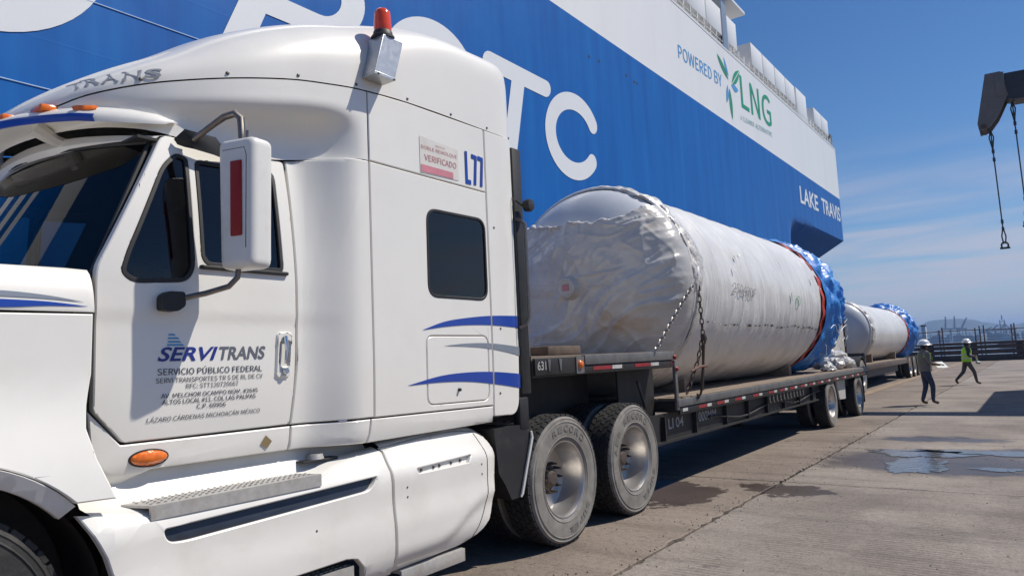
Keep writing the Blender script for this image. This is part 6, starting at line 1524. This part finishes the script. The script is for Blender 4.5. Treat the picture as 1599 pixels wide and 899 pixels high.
for s_ in (1, -1): part_local(MB().loft([[(s_*x, y, z) for x, y, z in ((0.05, 0.146, 1.30), (0.10, 0.146, 1.30))], [(s_*x, y, z) for x, y, z in ((0.06, 0.165, 1.20), (0.12, 0.160, 1.20))], [(s_*x, y, z) for x, y, z in ((0.07, 0.164, 1.12), (0.13, 0.155, 1.12))]]), 'vest_strip', VEST, P1)
for a0, a1 in ((-35, 30), (60, 115), (215, 260)):
    rows = []
    for z, rx, ry in ((1.02, 0.192, 0.152), (1.12, 0.194, 0.152), (1.20, 0.197, 0.153), (1.30, 0.192, 0.138), (1.362, 0.105, 0.090)): rows.append([(rx*math.cos(R(lerp(a0, a1, i/6))), 0.012+ry*math.sin(R(lerp(a0, a1, i/6))), z) for i in range(7)])
    part_local(MB().loft(rows[2:] if a0 == -35 else rows), 'vest_panel', VEST, P1)
pp = MB().box(-0.19, 0.15, 0.27, 0.50, 0.985, 0.988); pp.v = [(x, y, z-0.42*x+0.10*(y-0.27)-0.02) for x, y, z in pp.v]
pso = pp.build('paper_sheet', PAPER, None, 0); pso.matrix_world = Matrix.Translation((-2.45, 21.0, 0.0)) @ Matrix.Rotation(R(-62), 4, 'Z'); tag(pso, 'white paper sheet held out by the worker in khaki', 'paper')
bg_ = sack('green_bag', 'dull green bag hanging beside the worker in khaki', (0, 0, 0), (0.10, 0.10, 0.26), 3.3, BAGG); bg_['category'] = 'bag'
for v in bg_.data.vertices: v.co.z -= 1.062
bg_.data.update()
bpy.data.objects.remove(bg_)
# walker further off: hi-vis vest, long stride to the right
J2 = dict(pelvis=(0, 0, 0.86), belly=(0, 0.015, 1.00), chest=(0, 0.03, 1.21), neck=(0, 0.05, 1.36), chin=(0, 0.075, 1.42), head=(0, 0.07, 1.49), crown=(0, 0.065, 1.56),
    shL=(0.16, 0.03, 1.29), elL=(0.20, -0.03, 1.05), wrL=(0.17, 0.16, 0.98), hdL=(0.15, 0.23, 0.97), shR=(-0.16, 0.03, 1.29), elR=(-0.20, 0.02, 1.04), wrR=(-0.14, 0.27, 1.02), hdR=(-0.11, 0.34, 1.03),
    hipL=(0.08, 0, 0.80), knL=(0.075, 0.19, 0.46), anL=(0.07, 0.25, 0.085), toeL=(0.07, 0.39, 0.04), hipR=(-0.08, 0, 0.80), knR=(-0.075, -0.10, 0.46), anR=(-0.07, -0.40, 0.17), toeR=(-0.07, -0.32, 0.05))
bands2 = [(BOOT, lambda c: c.z < 0.12 or (c.y < -0.30 and c.z < 0.22)), (TROUS, lambda c: c.z < 0.89), (SKIN, lambda c: c.z > 1.37 or c.y > 0.25), (SHIRTD, lambda c: True)]
P2 = person('worker in bright green safety vest striding right with a tool in hand', (-2.22, 30.4, 0.0), J2, RAD, bands2, R(-58), 1.62)
helmet(P2, (0, 0.065, 1.515)); face(P2, (0, 0.07, 1.48)); hand(P2, (-0.105, 0.36, 1.03), (0.2, 1, 0), -1); hand(P2, (0.148, 0.25, 0.97), (-0.1, 1, 0), 1)
vest(P2, [(0.82, 0, 0.005, 0.185, 0.150), (0.95, 0, 0.012, 0.180, 0.148), (1.08, 0, 0.020, 0.178, 0.146), (1.20, 0, 0.030, 0.175, 0.148), (1.29, 0, 0.036, 0.150, 0.130), (1.345, 0, 0.045, 0.09, 0.085)], VEST, 0.8, 1.3)
for z_ in (0.93, 1.06):
    rows = [[(0.190*math.cos(a), 0.014+0.155*math.sin(a), z) for a in [2*math.pi*i/22 for i in range(22)]] for z in (z_, z_+0.045)]
    part_local(MB().loft(rows, closed=True), 'reflective_band', VESTS, P2)
tl = thing('hand_tool', 'small pale hand tool hanging from the hand of the green vested worker', 'tool', (-2.22, 30.4, 0.7)); tl.rotation_euler = (0, 0, R(-58))
part_local(MB().tube([(-0.09, 0.40, 0.30), (-0.09, 0.42, 0.10)], 0.03, 8), 'shaft', TAPEW, tl); part_local(MB().tube([(-0.09, 0.38, 0.08), (-0.09, 0.50, 0.06)], 0.05, 8), 'tool_head', GREYP, tl)

# ================================================================== FAR HARBOUR
def port_crane(x, y, h, ang, label):
    t_ = thing('harbour_crane', label, 'crane', (x, y, 3), 'cranes across the harbour')
    for dx in (-6, 6): MB().box(x+dx-0.7, x+dx+0.7, y-0.7, y+0.7, 3, 3+h*0.45).build('leg', PORTC, t_, 0)
    MB().box(x-8, x+8, y-1.2, y+1.2, 3+h*0.45, 3+h*0.45+2.4).build('girder', PORTC, t_, 0)
    MB().tube([(x, y, 3+h*0.45+1), (x+math.sin(ang)*h*0.55, y, 3+h*0.45+math.cos(ang)*h*0.55)], [1.4, 1.0], 5).build('raised_boom', PORTC, t_, 0)
    MB().tube([(x-3, y, 3+h*0.45), (x+math.sin(ang)*h*0.3, y, 3+h*0.45+math.cos(ang)*h*0.4)], 0.3, 4).build('stay', PORTC, t_, 0)
for i, (k, kz, an, lb) in enumerate([(-0.0905, 0.0279, 0.05, 'far harbour crane with upright boom, leftmost of three tall ones'), (-0.0812, 0.0279, 0.04, 'far harbour crane with upright boom, middle of three tall ones'), (-0.0745, 0.0264, 0.42, 'far harbour crane with its boom leaning right, right of two upright ones'),
        (-0.052, 0.016, 0.9, 'low far harbour crane with its boom lowered, directly right of the tall ones'), (-0.045, 0.0175, 0.75, 'low far harbour crane above the striding worker, boom half raised'), (-0.0375, 0.018, 0.7, 'far harbour crane left of the reddish tower'), (-0.0265, 0.018, -0.6, 'far harbour crane whose boom leans left, right of the reddish tower')]):
    port_crane(k*1450, 1450, kz*1450+1.57, an, lb)
mb = MB(); rp = random.Random(5)
for _ in range(120):
    x = rp.uniform(-260, 60); w_ = rp.uniform(2, 9); h_ = rp.uniform(4, 11)
    mb.box(x, x+w_, 1405, 1412, 0, 4+h_*0.8)
    if rp.random() < 0.4: mb.box(x, x+0.7, 1404, 1405, 0, 8+h_*1.3)
tag(mb.build('far_port_clutter', PORTC, None, 0), kind='stuff')
lt = thing('lattice_tower', 'reddish lattice tower on the far shore above the white tug', 'tower', (-0.0337*1450, 1440, 3))
for dx in (-3.2, 3.2): MB().box(-0.0337*1450+dx-0.8, -0.0337*1450+dx+0.8, 1439, 1441, 3, 33).build('mast_leg', RUSTP, lt, 0)
for k in range(6): MB().box(-0.0337*1450-3.2, -0.0337*1450+3.2, 1439.5, 1440.5, 5+k*5, 6.2+k*5).build('brace', RUSTP, lt, 0)
MB().box(-0.0337*1450-0.8, -0.0337*1450+0.8, 1439.2, 1440.8, 33, 41).build('mast_top', RUSTP, lt, 0)
bt = thing('tug_boat', 'white and red harbour boat on the far water behind the barrier', 'boat', (-12.5, 480, -3))
MB().prism([(-19, -3.2), (-7.5, -3.2), (-5.2, -0.2), (-19.6, -0.8)], 'y', 478, 482).build('hull', BOATR, bt, 0)
MB().box(-18, -10, 478.4, 481.6, -0.7, 1.6, 0.1).build('deckhouse', BOATW, bt); MB().box(-16.5, -12, 478.8, 481.2, 1.6, 3.4, 0.1).build('wheelhouse', BOATW, bt)
MB().tube([(-13, 480, 3.4), (-13, 480, 6.2)], 0.15, 5).build('mast', BOATW, bt)
# ================================================================== HAZE
hz = MB().box(-9500, 9500, -3500, 9500, -6, 112).build('haze', None, None, 0)
m, t, b = newmat('haze_air'); t.nodes.remove(b)
pv = nn(t, 'ShaderNodeVolumePrincipled'); pv.inputs['Color'].default_value = (0.36, 0.58, 1.0, 1); pv.inputs['Density'].default_value = 0.00034; pv.inputs['Anisotropy'].default_value = 0.2
t.links.new(pv.outputs[0], t.nodes['Material Output'].inputs['Volume']); hz.data.materials.append(m); tag(hz, kind='stuff')
